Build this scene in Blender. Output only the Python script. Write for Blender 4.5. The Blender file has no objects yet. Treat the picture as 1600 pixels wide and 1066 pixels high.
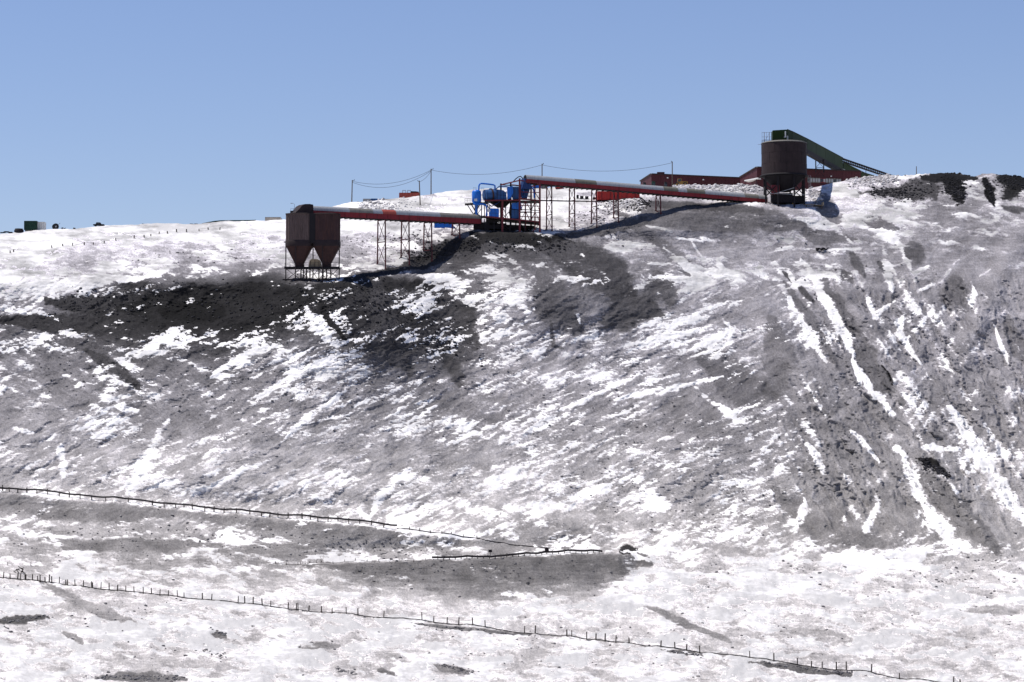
import bpy, math, random
import numpy as np
from mathutils import Vector, Matrix

random.seed(7)
S = bpy.context.scene
R = math.radians
# ------------------------------------------------------------------ camera
F = 4178.0                      # focal length in photo pixels (1600 wide)
PITCH = math.atan(217.0 / F)
CAMZ = 0.0
cam_d = bpy.data.cameras.new('camera')
cam_d.sensor_width = 36.0
cam_d.lens = 36.0 * F / 1600.0
cam_d.clip_start = 1.0
cam_d.clip_end = 20000.0
cam = bpy.data.objects.new('camera', cam_d)
S.collection.objects.link(cam)
cam.location = (0, 0, CAMZ)
cam.rotation_euler = (math.pi / 2 + PITCH, 0, 0)
S.camera = cam
# ------------------------------------------------------------------ light
SUN_AZ = 80.0     # degrees to the left of the view direction (behind the ridge)
SUN_EL = 65.0
w = bpy.data.worlds.new('World'); S.world = w; w.use_nodes = True
wn = w.node_tree; wn.nodes.clear()
sky = wn.nodes.new('ShaderNodeTexSky'); sky.sky_type = 'NISHITA'; sky.sun_disc = False
sky.sun_elevation = R(SUN_EL); sky.sun_rotation = R(-SUN_AZ)
sky.altitude = 1800; sky.air_density = 1.25; sky.dust_density = 0.0; sky.ozone_density = 2.2
bg = wn.nodes.new('ShaderNodeBackground'); bg.inputs['Strength'].default_value = 0.05
wo = wn.nodes.new('ShaderNodeOutputWorld')
tint = wn.nodes.new('ShaderNodeMixRGB'); tint.blend_type = 'MULTIPLY'; tint.inputs[0].default_value = 1; tint.inputs[2].default_value = (1.20, 1.16, 1.40, 1)
wn.links.new(sky.outputs[0], tint.inputs[1]); wn.links.new(tint.outputs[0], bg.inputs[0]); wn.links.new(bg.outputs[0], wo.inputs[0])
sd = bpy.data.lights.new('sun', 'SUN'); sd.energy = 3.3; sd.angle = R(0.5); sd.color = (1.0, 0.95, 0.89)
sun = bpy.data.objects.new('sun', sd); S.collection.objects.link(sun)
sv = Vector((-math.sin(R(SUN_AZ)) * math.cos(R(SUN_EL)), math.cos(R(SUN_AZ)) * math.cos(R(SUN_EL)), math.sin(R(SUN_EL))))
sun.rotation_euler = sv.to_track_quat('Z', 'Y').to_euler()
sun.location = sv * 2000
S.view_settings.view_transform = 'Standard'; S.view_settings.look = 'None'
S.view_settings.exposure = 0.68; S.view_settings.gamma = 1.0
S.view_settings.use_curve_mapping = False

# ------------------------------------------------------------------ noise in numpy
def _hash(ix, iy, seed):
    h = (ix.astype(np.uint32) * np.uint32(374761393) + iy.astype(np.uint32) * np.uint32(668265263) + np.uint32(seed * 974711 + 1234567))
    h = (h ^ (h >> np.uint32(13))) * np.uint32(1274126177)
    return h ^ (h >> np.uint32(16))
_G = np.array([(math.cos(a), math.sin(a)) for a in np.linspace(0, 2 * math.pi, 64, endpoint=False)], dtype=np.float32)
def perlin(x, y, seed=0):
    x = np.asarray(x, np.float32); y = np.asarray(y, np.float32)
    fx0 = np.floor(x); fy0 = np.floor(y)
    ix = fx0.astype(np.int32); iy = fy0.astype(np.int32)
    fx = x - fx0; fy = y - fy0
    sx = fx * fx * fx * (fx * (fx * 6 - 15) + 10); sy = fy * fy * fy * (fy * (fy * 6 - 15) + 10)
    def g(dx, dy):
        k = (_hash(ix + dx, iy + dy, seed) & np.uint32(63)).astype(np.int32)
        gg = _G[k]
        return gg[..., 0] * (fx - dx) + gg[..., 1] * (fy - dy)
    a = g(0, 0); b = g(1, 0); c = g(0, 1); d = g(1, 1)
    return ((a + sx * (b - a)) + sy * ((c + sx * (d - c)) - (a + sx * (b - a)))) * 1.5
def fbm(x, y, seed=0, n=4, gain=0.5, lac=2.07):
    s = 0; a = 1.0; t = 0
    for i in range(n):
        s = s + a * perlin(x * lac ** i + 17.3 * i, y * lac ** i - 9.1 * i, seed + i * 7)
        t += a * a; a *= gain
    return s / math.sqrt(t)
def smooth(a, b, x):
    t = np.clip((x - a) / (b - a), 0, 1); return t * t * (3 - 2 * t)
def rot(u, v, deg):
    """coordinates along / across a streak that climbs to the right by deg degrees"""
    c, s = math.cos(R(deg)), math.sin(R(deg))
    return u * c - v * s, u * s + v * c

# ------------------------------------------------------------------ survey of the hill (bearing, height angle -> distance)
DU = np.array([-2500, -400, 0, 480, 760, 1000, 1230, 1600, 2000, 4000], float)
DV = np.array([240, 320, 360, 440, 560, 700, 790, 900, 1080, 1300], float)
DT = np.array([
 [830, 775, 735, 690, 660, 630, 600, 545, 450, 380],
 [820, 775, 735, 685, 660, 630, 600, 545, 450, 380],
 [800, 765, 727, 680, 658, 628, 600, 545, 450, 380],
 [790, 748, 715, 668, 648, 620, 597, 545, 450, 380],
 [785, 735, 700, 684, 658, 624, 600, 545, 450, 380],
 [780, 728, 708, 688, 660, 625, 602, 548, 452, 380],
 [775, 724, 712, 692, 662, 627, 604, 552, 455, 380],
 [765, 722, 711, 690, 660, 625, 603, 560, 460, 380],
 [765, 722, 711, 690, 660, 625, 603, 560, 460, 380],
 [765, 722, 711, 690, 660, 625, 603, 560, 460, 380]], float)
def table(us, vs, T, u, v):
    iu = np.clip(np.searchsorted(us, u, side='right') - 1, 0, len(us) - 2)
    iv = np.clip(np.searchsorted(vs, v, side='right') - 1, 0, len(vs) - 2)
    a = np.clip((u - us[iu]) / (us[iu + 1] - us[iu]), 0, 1); b = np.clip((v - vs[iv]) / (vs[iv + 1] - vs[iv]), 0, 1)
    a = a * a * (3 - 2 * a)
    return (T[iu, iv] * (1 - a) + T[iu + 1, iv] * a) * (1 - b) + (T[iu, iv + 1] * (1 - a) + T[iu + 1, iv + 1] * a) * b
def gauss(u, v, cu, cv, ru, rv, deg=0):
    a, b = rot(u - cu, v - cv, deg)
    return np.exp(-((a / ru) ** 2 + (b / rv) ** 2))
BULGE = [(560, 515, 125, 75, 0, 11), (870, 450, 130, 75, 0, 12), (710, 500, 45, 60, 0, -3), (1500, 790, 115, 26, -52, 5), (780, 900, 210, 26, 0, 4),
         (1055, 328, 120, 34, 0, 9), (1240, 560, 130, 22, -60, 3), (1390, 560, 140, 20, -60, 3.5), (1540, 480, 120, 18, 65, 3),
         (120, 640, 150, 50, 20, 3), (330, 720, 160, 40, 25, 3), (1120, 690, 120, 60, 20, 3), (300, 470, 150, 30, 5, -4),
         (660, 375, 60, 22, 0, 3), (500, 400, 60, 30, 0, -3), (150, 950, 150, 25, -20, 3), (1100, 1000, 150, 30, -15, 3),
         (1465, 285, 70, 18, 0, 3), (1580, 290, 40, 18, 0, 3), (1530, 310, 12, 40, -80, -2), (700, 470, 60, 25, -50, -3)]
LEDGE = [([(420, 884), (600, 878), (760, 873), (850, 868), (942, 865), (1000, 872)], 9, 520, 975), ([(-40, 764), (150, 782), (300, 797), (500, 815), (620, 827), (740, 842)], 5, -400, 700)]   # bench edges the pipelines follow
TERRACE = [(1226, 318, 6, 60), (795, 361, 4.5, 75), (489, 438, 4.5, 60), (966, 313, 3, 45)]   # levelled ground under the plant
def depth(u, v):
    u = np.asarray(u, float); v = np.asarray(v, float)
    Y = table(DU, DV, DT, u, v)
    for cu, cv, ru, rv, dg, am in BULGE:
        Y = Y - am * gauss(u, v, cu, cv, ru, rv, dg)
    for cu, v0, K, ru in TERRACE:
        Y = Y - K * np.tanh((v - v0) / 6.0) * np.exp(-((v - v0) / 45.0) ** 2 - (np.abs(u - cu) / ru) ** 4)
    for line, K, ua, ub in LEDGE:
        v0 = np.interp(u, [p[0] for p in line], [p[1] for p in line]) - 7
        Y = Y - K * np.tanh((v - v0) / 7.0) * np.exp(-((v - v0) / 30.0) ** 2) * smooth(ua - 50, ua + 30, u) * (1 - smooth(ub - 10, ub + 22, u))
    return Y
CP, SP = math.cos(PITCH), math.sin(PITCH)
def proj(u, v, Y):
    """the place on the bearing (u, v) at distance Y"""
    x = (u - 800.0) / F; c = (533.0 - v) / F
    dy = CP - c * SP; dz = SP + c * CP
    return x / dy * Y, Y, dz / dy * Y + CAMZ
def P(u, v, Y=None):
    if Y is None: Y = float(depth(u, v))
    x, y, z = proj(u, v, Y); return Vector((float(x), float(y), float(z)))
SKU = [-2500, -200, 0, 60, 120, 185, 230, 310, 345, 415, 450, 500, 522, 550, 600, 625, 645, 700, 735, 790, 830, 900, 960, 1040, 1060, 1090, 1140, 1180, 1215, 1262, 1300, 1340, 1360, 1376, 1400, 1445, 1470, 1500, 1522, 1540, 1575, 1600, 1800, 4000]
SKV = [380, 372, 365, 360, 357, 352, 350, 350, 347, 345, 343, 330, 322, 316, 313, 310, 307, 300, 296, 294, 293, 293, 294, 293, 291, 289, 289, 290, 300, 295, 286, 279.5, 276.5, 273.5, 274, 273, 271, 272, 276, 272, 274, 277, 280, 290]
def skyline(u): return np.interp(u, SKU, SKV)

# ------------------------------------------------------------------ material helpers
def new_mat(name):
    m = bpy.data.materials.new(name); m.use_nodes = True
    nt = m.node_tree; b = nt.nodes['Principled BSDF']; return m, nt, b
def N(nt, t, **kw):
    n = nt.nodes.new(t)
    for k, val in kw.items():
        if k in n.inputs: n.inputs[k].default_value = val
        else: setattr(n, k, val)
    return n
def paint(name, col, rough=0.6, metal=0.0, var=0.25, dirt=(0.06, 0.045, 0.04), dirt_amt=0.35, scale=0.7):
    """weathered painted steel: base colour, broad fading, vertical grime streaks"""
    m, nt, b = new_mat(name); L = nt.links.new
    tc = N(nt, 'ShaderNodeTexCoord')
    n1 = N(nt, 'ShaderNodeTexNoise', Scale=scale, Detail=5.0)
    mp = N(nt, 'ShaderNodeMapping'); mp.inputs['Scale'].default_value = (2.6, 2.6, 0.25)
    n2 = N(nt, 'ShaderNodeTexNoise', Scale=1.3, Detail=4.0)
    L(tc.outputs['Object'], n1.inputs['Vector']); L(tc.outputs['Object'], mp.inputs['Vector']); L(mp.outputs[0], n2.inputs['Vector'])
    hsv = N(nt, 'ShaderNodeMixRGB', blend_type='MIX')
    hsv.inputs[1].default_value = (*[c * (1 - var) for c in col], 1); hsv.inputs[2].default_value = (*[min(1, c * (1 + var)) for c in col], 1)
    L(n1.outputs[0], hsv.inputs[0])
    mr = N(nt, 'ShaderNodeMapRange'); mr.inputs[1].default_value = 0.48; mr.inputs[2].default_value = 0.72; mr.inputs[4].default_value = dirt_amt
    L(n2.outputs[0], mr.inputs[0])
    mx = N(nt, 'ShaderNodeMixRGB'); mx.inputs[2].default_value = (*dirt, 1)
    L(mr.outputs[0], mx.inputs[0]); L(hsv.outputs[0], mx.inputs[1]); L(mx.outputs[0], b.inputs['Base Color'])
    b.inputs['Specular IOR Level'].default_value = .3; b.inputs['Roughness'].default_value = rough; b.inputs['Metallic'].default_value = metal
    bp = N(nt, 'ShaderNodeBump', Strength=0.25, Distance=0.05); L(n2.outputs[0], bp.inputs['Height']); L(bp.outputs[0], b.inputs['Normal'])
    return m

# ------------------------------------------------------------------ terrain
UU = np.concatenate([-340 - np.geomspace(2100, 9, 24), np.arange(-340, -41, 3.2), np.arange(-40, 1641, 1.3), np.arange(1644, 1941, 3.2), 1946 + np.geomspace(1, 2000, 24)])
NT = 660
tt = np.linspace(0, 1, NT) ** 1.04
U = np.repeat(UU[:, None], NT, axis=1)
edge = skyline(UU) + fbm(UU / 34.0, UU * 0 + 3.3, 5, 4) * 1.6 + np.where((UU > 1395) & (UU < 1600), fbm(UU / 9.0, UU * 0 + 8.1, 6, 3) * 1.4, 0)
V = edge[:, None] + tt[None, :] * (1090 - edge[:, None])

FU = np.arange(0, 1601, 100).astype(float)
FV = np.array([290, 340, 360, 400, 450, 500, 550, 600, 650, 700, 750, 800, 850, 900, 950, 1000, 1060], float)
FT = np.array([
 [.97,.97,.97,.97,.97,.95,.97,.97,.90,.90,.90,.85,.70,.45,.50,.30,.30],
 [.97,.97,.97,.97,.92,.93,.95,.70,.50,.70,.02,.00,.03,.40,.42,.10,.10],
 [.97,.97,.93,.88,.80,.80,.75,.40,.12,.60,.05,.00,.02,.45,.50,.12,.03],
 [.65,.48,.48,.50,.35,.35,.35,.15,.15,.18,.40,.28,.22,.28,.28,.12,.03],
 [.80,.70,.15,.08,.08,.12,.30,.60,.55,.03,.06,.22,.15,.22,.24,.10,.04],
 [.35,.06,.01,.01,.04,.45,.12,.18,.40,.05,.20,.20,.18,.15,.28,.14,.08],
 [.12,.20,.32,.42,.40,.45,.20,.28,.30,.12,.30,.18,.20,.14,.35,.20,.10],
 [.30,.42,.45,.35,.40,.42,.38,.42,.35,.38,.34,.12,.20,.20,.42,.15,.10],
 [.12,.14,.38,.30,.24,.33,.36,.30,.36,.40,.40,.12,.30,.24,.50,.25,.15],
 [.35,.12,.22,.12,.12,.15,.16,.30,.48,.40,.25,.20,.30,.22,.36,.50,.30],
 [.28,.36,.45,.36,.30,.25,.40,.50,.50,.50,.50,.30,.30,.30,.30,.30,.60],
 [.30,.18,.22,.28,.22,.33,.42,.60,.62,.60,.60,.42,.42,.28,.26,.25,.30],
 [.55,.30,.25,.35,.50,.50,.70,.60,.45,.50,.60,.50,.50,.40,.30,.30,.15],
 [.60,.40,.38,.28,.38,.25,.08,.06,.06,.10,.75,.80,.80,.75,.60,.60,.50],
 [.90,.45,.75,.88,.80,.70,.60,.40,.38,.48,.50,.60,.60,.70,.60,.55,.45],
 [.75,.85,.88,.78,.74,.74,.82,.92,.88,.65,.60,.62,.70,.62,.52,.60,.55],
 [.75,.75,.55,.62,.72,.74,.62,.72,.65,.75,.82,.85,.85,.82,.75,.72,.62]], float).T
# tone of the bare ground as it looks (0 black coal, 1 white)
TT = np.array([
 [.78,.78,.78,.78,.78,.78,.78,.78,.70,.65,.60,.60,.60,.70,.50,.40,.45],
 [.78,.78,.78,.78,.78,.75,.75,.60,.50,.60,.36,.42,.42,.66,.50,.40,.50],
 [.76,.76,.74,.74,.72,.66,.62,.42,.22,.50,.40,.46,.46,.56,.55,.48,.52],
 [.64,.60,.58,.58,.56,.54,.48,.28,.30,.34,.46,.52,.52,.52,.50,.52,.54],
 [.60,.50,.28,.20,.16,.22,.26,.32,.40,.36,.36,.50,.50,.48,.48,.50,.54],
 [.34,.28,.20,.13,.15,.22,.22,.26,.46,.42,.40,.48,.50,.47,.48,.50,.54],
 [.34,.34,.30,.32,.34,.38,.28,.28,.46,.50,.48,.46,.50,.48,.48,.50,.54],
 [.46,.42,.38,.40,.44,.48,.40,.38,.50,.52,.50,.46,.50,.48,.52,.50,.54],
 [.52,.56,.52,.50,.52,.54,.50,.46,.52,.54,.52,.46,.50,.50,.55,.54,.56],
 [.62,.64,.64,.64,.62,.62,.60,.56,.60,.58,.58,.54,.54,.55,.60,.60,.60],
 [.66,.66,.66,.66,.66,.66,.64,.62,.68,.60,.60,.58,.58,.58,.60,.62,.70],
 [.56,.64,.64,.64,.62,.64,.66,.68,.70,.62,.62,.58,.58,.56,.56,.60,.68],
 [.66,.60,.58,.56,.52,.50,.66,.66,.52,.52,.66,.64,.62,.60,.58,.62,.66],
 [.72,.66,.62,.60,.60,.58,.48,.46,.46,.44,.72,.76,.72,.72,.70,.70,.70],
 [.82,.70,.76,.80,.80,.80,.76,.68,.66,.74,.72,.72,.72,.74,.74,.72,.72],
 [.80,.82,.82,.80,.80,.80,.82,.84,.84,.76,.74,.74,.78,.76,.74,.76,.76],
 [.80,.80,.74,.76,.78,.80,.76,.78,.76,.78,.82,.82,.82,.80,.78,.78,.78]], float).T

def ndtri(p):                     # probit, good to 3 digits
    p = np.clip(p, 0.003, 0.997); q = np.minimum(p, 1 - p); t = np.sqrt(-2 * np.log(q))
    z = t - (2.515517 + 0.802853 * t + 0.010328 * t * t) / (1 + 1.432788 * t + 0.189269 * t * t + 0.001308 * t ** 3)
    return np.where(p < 0.5, -z, z)
def unit(a):
    return (a - a.mean()) / a.std()

# broad meander so that nothing follows the survey table's cells
WU = U + 24 * fbm(U / 110, V / 80, 11, 3); WV = V + 15 * fbm(U / 100, V / 70, 12, 3)
frac = table(FU, FV, FT, WU, WV) * (1 - .30 * smooth(500, 600, V)) * (1 - .22 * smooth(540, 620, V) * (1 - smooth(820, 860, V))) * (1 - .5 * smooth(1200, 1290, U) * smooth(350, 420, V) * (1 - smooth(830, 880, V))); tone = table(FU, FV, TT, WU, WV)

# torn edges: every patch of snow is dragged sideways in thin near-horizontal slips
calm = smooth(-0.6, 0.7, fbm(U / 90, V / 60, 20, 3))      # some drifts keep soft edges
TA = (fbm(U / 38, V / 2.1, 21, 4, 0.7) * 8 + fbm(U / 12, V / 1.2, 22, 2) * 3.5) * (0.25 + 0.95 * calm) * (1 - .5 * smooth(1150, 1330, U) * smooth(330, 380, V) * (1 - smooth(800, 880, V)))
TU = U + TA; TV = V + fbm(U / 14, V / 9, 23, 3) * 2.5
def streaks(deg, la, lb, seed, n=5, gain=0.55):
    a, b = rot(TU, TV, deg); return unit(fbm(a / la, b / lb, seed, n, gain))
nA = 0.85 * streaks(23, 44, 6.5, 31) + 0.5 * streaks(38, 26, 4.4, 33, 4) + .35 * streaks(8, 22, 3.5, 34, 3)
nB = 0.85 * streaks(-58, 150, 12, 41) + 0.62 * streaks(54, 75, 9, 43) + 0.22 * streaks(-10, 18, 5, 44, 3)
nC = 0.8 * streaks(-7, 70, 12, 51) + 0.5 * streaks(-24, 34, 8, 53, 4) + 0.4 * streaks(14, 40, 8, 55, 4)
nD = 0.8 * streaks(-24, 70, 14, 56) + 0.5 * streaks(16, 30, 7, 57, 4)
jig = 20 * fbm(U / 60, V / 60, 61, 2)
wB = smooth(1150, 1330, U + jig) * smooth(330, 380, V + jig) * (1 - smooth(790, 880, V + jig))
wC = np.clip(smooth(800, 880, V + jig + (600 - U) * 0.04) + (1 - smooth(405, 470, V + jig)), 0, 1)
wD = (1 - smooth(260, 460, U + jig)) * smooth(470, 520, V + jig) * (1 - smooth(620, 700, V + jig)) * 0.75 + \
     smooth(680, 740, U + jig) * (1 - smooth(900, 1150, U)) * smooth(700, 760, V + jig) * (1 - smooth(830, 860, V)) * 0.45
wB = wB * (1 - wC); wD = wD * (1 - wC) * (1 - wB); wA = 1 - wB - wC - wD
nn = (wA * nA + wB * nB + wC * nC + wD * nD) / np.sqrt(wA ** 2 + wB ** 2 + wC ** 2 + wD ** 2)
nn = unit(nn + (0.40 - .08 * smooth(860, 920, V)) * unit(fbm(TU / 9 + V / 12, V / 2.3, 71, 3, 0.65)) + 0.85 * unit(fbm((TU + V * .6) / 100, V / 46, 72, 3)))
score = nn + ndtri(frac)
tone = tone + 0.15 * smooth(.24, .38, tone) * (1 - smooth(.7, .8, tone)) - .085 * smooth(560, 680, V) + .055 * smooth(870, 930, V) - .05 * smooth(1180, 1290, U) * smooth(340, 380, V) * (1 - smooth(840, 880, V)) + .03 * smooth(800, 640, V) * 0

def seg_dist(u, v, pts):
    d = None; tl = None; n = len(pts) - 1
    for i in range(n):
        (x0, y0), (x1, y1) = pts[i][:2], pts[i + 1][:2]
        dx, dy = x1 - x0, y1 - y0
        t = np.clip(((u - x0) * dx + (v - y0) * dy) / (dx * dx + dy * dy), 0, 1)
        q = np.hypot(u - x0 - t * dx, v - y0 - t * dy)
        wv = pts[i][2] * (1 - t) + pts[i + 1][2] * t
        sp = np.clip((i + t) / n, .02, .98); q = q / (wv * (.35 + .7 * np.sqrt(np.sin(np.pi * sp))))
        d = q if d is None else np.minimum(d, q)
    return d
RU = U + TA * 0.7 + fbm(U / 26, V / 22, 81, 4, .6) * 7; RV = V + fbm(U / 24, V / 20, 82, 4, .6) * 5
def band(pts, soft=0.5):
    """1 inside a ragged band, 0 outside; evaluated only near it"""
    a = np.array(pts); m = a[:, 2].max() * 2 + 24
    out = np.zeros_like(U); fr_ = min(1.0, a[:, 2].max() / 13.0)
    sel = (U > a[:, 0].min() - m) & (U < a[:, 0].max() + m) & (V > a[:, 1].min() - m) & (V < a[:, 1].max() + m)
    if sel.any():
        d = seg_dist((U + (RU - U) * fr_)[sel], (V + (RV - V) * fr_)[sel], pts); out[sel] = 1 - smooth(1 - soft, 1 + soft, d)
    return out
SNOW = [  # drifts lying in the gullies: (bearing, height, half width)
 [(1400,372,3),(1412,395,3),(1424,424,5)], [(1428,428,6),(1452,415,2)], [(1440,452,4),(1470,440,3),(1498,405,2)], [(1548,420,2),(1530,432,2)], [(1518,440,3),(1524,460,4),(1514,475,2)], [(1232,425,4),(1240,440,3)],
 [(1356,465,4),(1366,495,4),(1400,470,3)], [(1400,505,7),(1410,500,5),(1404,515,4)], [(1410,530,3),(1440,570,3)], [(1380,395,3),(1400,430,3)], [(1330,560,2),(1345,600,3)], [(1100,404,2),(1080,378,3)], [(1058,372,3),(1098,378,3)],
 [(1010,352,3),(1050,362,3)], [(1150,436,5),(1160,436,4)], [(1120,415,4),(1140,425,6)], [(1065,508,5),(1098,498,6),(1128,478,5)], [(1000,540,4),(1090,515,5)], [(1075,560,3),(1130,540,3)], [(1130,500,4),(1146,515,4),(1138,535,3)],
 [(1272,328,2),(1292,346,3),(1315,364,3.5),(1332,379,3)], [(1250,402,4),(1264,424,6),(1277,446,4),(1286,462,7),(1308,500,6),(1324,530,5),(1336,562,5),(1350,590,7),(1370,620,8),(1398,650,9)],
 [(1233,466,9),(1243,492,9),(1258,514,7),(1278,545,6),(1292,568,3)], [(1330,672,4),(1350,694,5),(1374,722,4)],
 [(1402,700,8),(1425,738,10),(1440,780,9),(1457,810,12),(1484,842,14),(1530,862,9)], [(1516,684,8),(1545,735,11),(1565,765,14),(1600,815,13)],
 [(1262,692,6),(1290,738,7)], [(1380,382,3),(1386,420,6),(1392,455,7)], [(1196,396,3),(1235,388,3.5),(1290,389,2.5),(1345,388,2),(1420,386,2)],
 [(1554,508,3),(1568,548,3),(1577,570,2)], [(1486,640,10),(1508,672,9),(1522,692,8)], [(1036,388,5),(1062,408,8),(1088,428,6),(1114,438,4)],
 [(478,484,12),(500,512,14),(528,540,12)], [(820,440,10),(808,470,12),(826,492,8)], [(901,482,5),(906,506,4)], [(240,705,14),(218,740,16),(204,772,14)],
 [(640,432,6),(700,434,8),(730,440,9)], [(730,470,16),(760,480,22),(800,500,12)], [(1122,408,4),(1136,425,8)], [(1160,470,3),(1110,482,8),(1060,505,7),(1030,530,4)],
 [(1085,545,9),(1148,512,7)], [(960,625,6),(1040,610,8),(1130,588,5)], [(1086,606,4),(1128,640,8),(1162,662,5)], [(1030,690,5),(1075,676,7)], [(880,640,6),(950,605,7),(1000,585,4)],
 [(430,540,5),(370,560,7),(330,590,5)], [(520,560,9),(450,590,9),(400,625,5)], [(540,610,5),(480,655,9),(440,690,4)], [(640,730,9),(600,770,9),(575,810,4)],
 [(430,712,4),(360,745,7),(300,775,5)], [(300,770,5),(360,745,6)], [(92,690,8),(100,745,10)], [(20,668,6),(50,676,7)], [(0,480,9),(60,486,9),(90,500,4)], [(262,655,8),(228,722,11)], [(180,636,6),(215,640,6)],
 [(1262,785,8),(1240,830,14)], [(1372,790,8),(1352,830,9)], [(1330,862,8),(1440,868,10)], [(1000,600,4),(1060,585,5)], [(0,445,6),(110,442,8),(200,436,8),(250,432,5)],
 [(560,800,5),(580,812,4)], [(1010,770,20),(1045,800,12)], [(1440,700,6),(1500,702,5)], [(1290,870,12),(1400,880,16),(1480,900,10)], [(1060,930,16),(1180,925,16),(1330,935,14)]]
BARE_AND_SHADE = [ ([(540,438,5),(620,421,6),(680,405,9),(730,376,10)], .24, 1.2), ([(870,370,6),(940,360,7),(1000,345,8),(1050,335,8)], .38, 1.2), ([(1266,302,9),(1282,315,13),(1300,330,11),(1318,345,7)], .54, 1), ([(1000,330,9),(1060,334,12),(1180,336,12)], .45, 1), ([(1330,395,7),(1350,430,7)], .36, .8), ([(1318,425,8),(1330,440,6)], .36, .8), ([(1375,410,6),(1388,425,5)], .36, .8), ([(1480,430,14),(1500,470,12)], .42, .7), ([(1420,395,10),(1445,410,10)], .40, .9), ([(1355,345,10),(1385,350,8)], .42, .9), ([(1500,440,10),(1470,470,10)], .42, .7),  # opening strips: tone darkened along conveyor and silo shadows, on rubble and grey pad
 ([(1225,440,4),(1268,500,6),(1310,575,6)], .44, .8), ([(985,500,6),(1030,440,16),(1050,470,16)], .36, .8), ([(960,330,5),(1060,400,10),(1080,430,8)], .42, .7),
   # bare scree, swept ground and darkening laid on cast shadows, (.., half width), tone, strength
 ([(70,470,8),(130,476,14),(200,482,20)], .24, .9), ([(190,482,16),(300,478,30),(400,480,28),(470,470,22)], .17, 1), ([(250,486,14),(340,486,20)], .10, .9), ([(0,500,12),(90,505,12),(180,512,14)], .25, 1),
 ([(134,548,7),(180,575,9),(218,604,8)], .30, 1), ([(440,445,7),(480,462,10),(465,480,7)], .17, 1), ([(500,446,9),(545,443,11),(620,443,9),(680,448,7)], .18, .85), ([(500,470,7),(510,495,5),(540,530,4)], .17, 1), ([(590,450,20),(600,520,24),(640,580,16)], .32, .7),
 ([(680,455,13),(720,490,16),(740,540,12)], .30, 1), ([(640,408,6),(700,385,9),(760,375,10)], .20, 1), ([(735,366,7),(800,372,9),(870,378,10),(930,392,8)], .16, 1),
 ([(850,385,18),(900,400,26),(950,430,30),(985,470,28)], .33, 1), ([(850,430,26),(870,480,30),(900,515,20)], .42, 1), ([(950,500,26),(1010,480,22)], .36, 1), ([(970,470,16),(1030,490,14)], .36, 1), ([(1020,345,14),(1100,342,20),(1200,345,20),(1240,350,16)], .44, 1.3),
 ([(1000,318,6),(1100,322,6),(1190,328,7)], .34, 1.3), ([(1240,345,12),(1275,372,10),(1330,372,8)], .46, 1), ([(1430,735,6),(1460,760,16),(1510,810,20),(1560,860,12)], .50, 1), ([(1378,570,2.6),(1387,585,3),(1395,601,2.4)], .06, 1.5),
 ([(1436,718,5),(1462,724,5),(1482,744,4)], .15, 1.3), ([(1290,440,7),(1330,510,12),(1372,590,13),(1410,630,9)], .45, 1), ([(1208,620,22),(1220,560,22),(1205,500,16)], .47, .8),
 ([(972,864,4),(980,860,8),(992,859,7)], .2, 1.0), ([(996,868,8),(1015,880,9)], .42, .9), ([(640,915,4),(760,930,7),(870,925,6),(960,912,4)], .58, .6), ([(640,886,4),(760,884,5),(900,880,8),(970,880,6)], .38, .6), ([(930,875,6),(950,885,10),(980,895,8)], .38, 1), ([(0,786,9),(120,800,14),(220,806,10)], .56, 1),
 ([(380,815,9),(520,830,10),(640,838,8)], .50, 1), ([(100,855,8),(200,850,9),(330,850,7)], .52, .8), ([(1210,770,12),(1290,830,16),(1390,850,10)], .52, .9), ([(1300,820,12),(1360,850,10)], .50, .9),
 ([(1340,300,2),(1398,300,7),(1425,298,13),(1450,294,17),(1462,308,12)], .24, .8), ([(1440,277,5),(1480,276,9),(1525,278,5)], .14, 1.1), ([(1280,330,5),(1300,340,7),(1312,348,4)], .52, 1), ([(1485,284,24),(1496,300,12),(1503,318,3)], .10, 1.3), ([(1540,279,6),(1548,300,8),(1554,322,3)], .06, 1.4), ([(1560,278,10),(1600,282,18)], .11, 1.3), ([(1592,288,10),(1578,300,10),(1566,310,4)], .14, .9), ([(1566,322,3),(1592,332,4)], .25, .6),
 ([(1570,325,5),(1600,330,6)], .35, .8), ([(1225,425,4),(1270,470,5)], .34, 1), ([(1420,380,12),(1440,400,12)], .40, .8), ([(1375,350,8),(1400,358,8)], .42, .8),
 ([(1480,440,22),(1500,480,20)], .46, .8), ([(1570,500,14),(1600,560,12)], .44, .8), ([(1100,555,24),(1160,600,30),(1210,620,20)], .42, .8), ([(700,560,12),(720,600,9)], .30, .7),
 ([(0,970,6),(40,968,7),(75,965,4)], .30, .9), ([(330,985,6),(350,996,5)], .38, .8), ([(100,985,5),(130,1005,5)], .50, .8), ([(150,1058,6),(230,1058,8),(290,1060,6)], .42, .8),
 ([(60,905,3),(120,940,9),(210,975,9)], .62, .9), ([(590,1045,5),(620,1055,4)], .35, .7), ([(680,1040,5),(730,1050,6)], .45, .7), ([(1010,945,5),(1060,970,6),(1140,1000,5)], .52, .8), ([(1240,985,8),(1330,1000,8)], .62, .8),
 ([(1500,950,6),(1590,955,6)], .62, .7), ([(1035,1016,3),(1095,1024,5)], .45, 1), ([(1170,1034,3),(1250,1045,5),(1330,1055,5)], .42, 1), ([(650,976,2),(720,982,3),(830,992,3)], .42, .8), ([(470,1010,6),(530,1008,5)], .5, .7),
 ([(860,500,3),(864,540,3),(880,545,3)], .3, .6)]
RAG = fbm(TU / 9, V / 3.2, 160, 3, .65)
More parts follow.
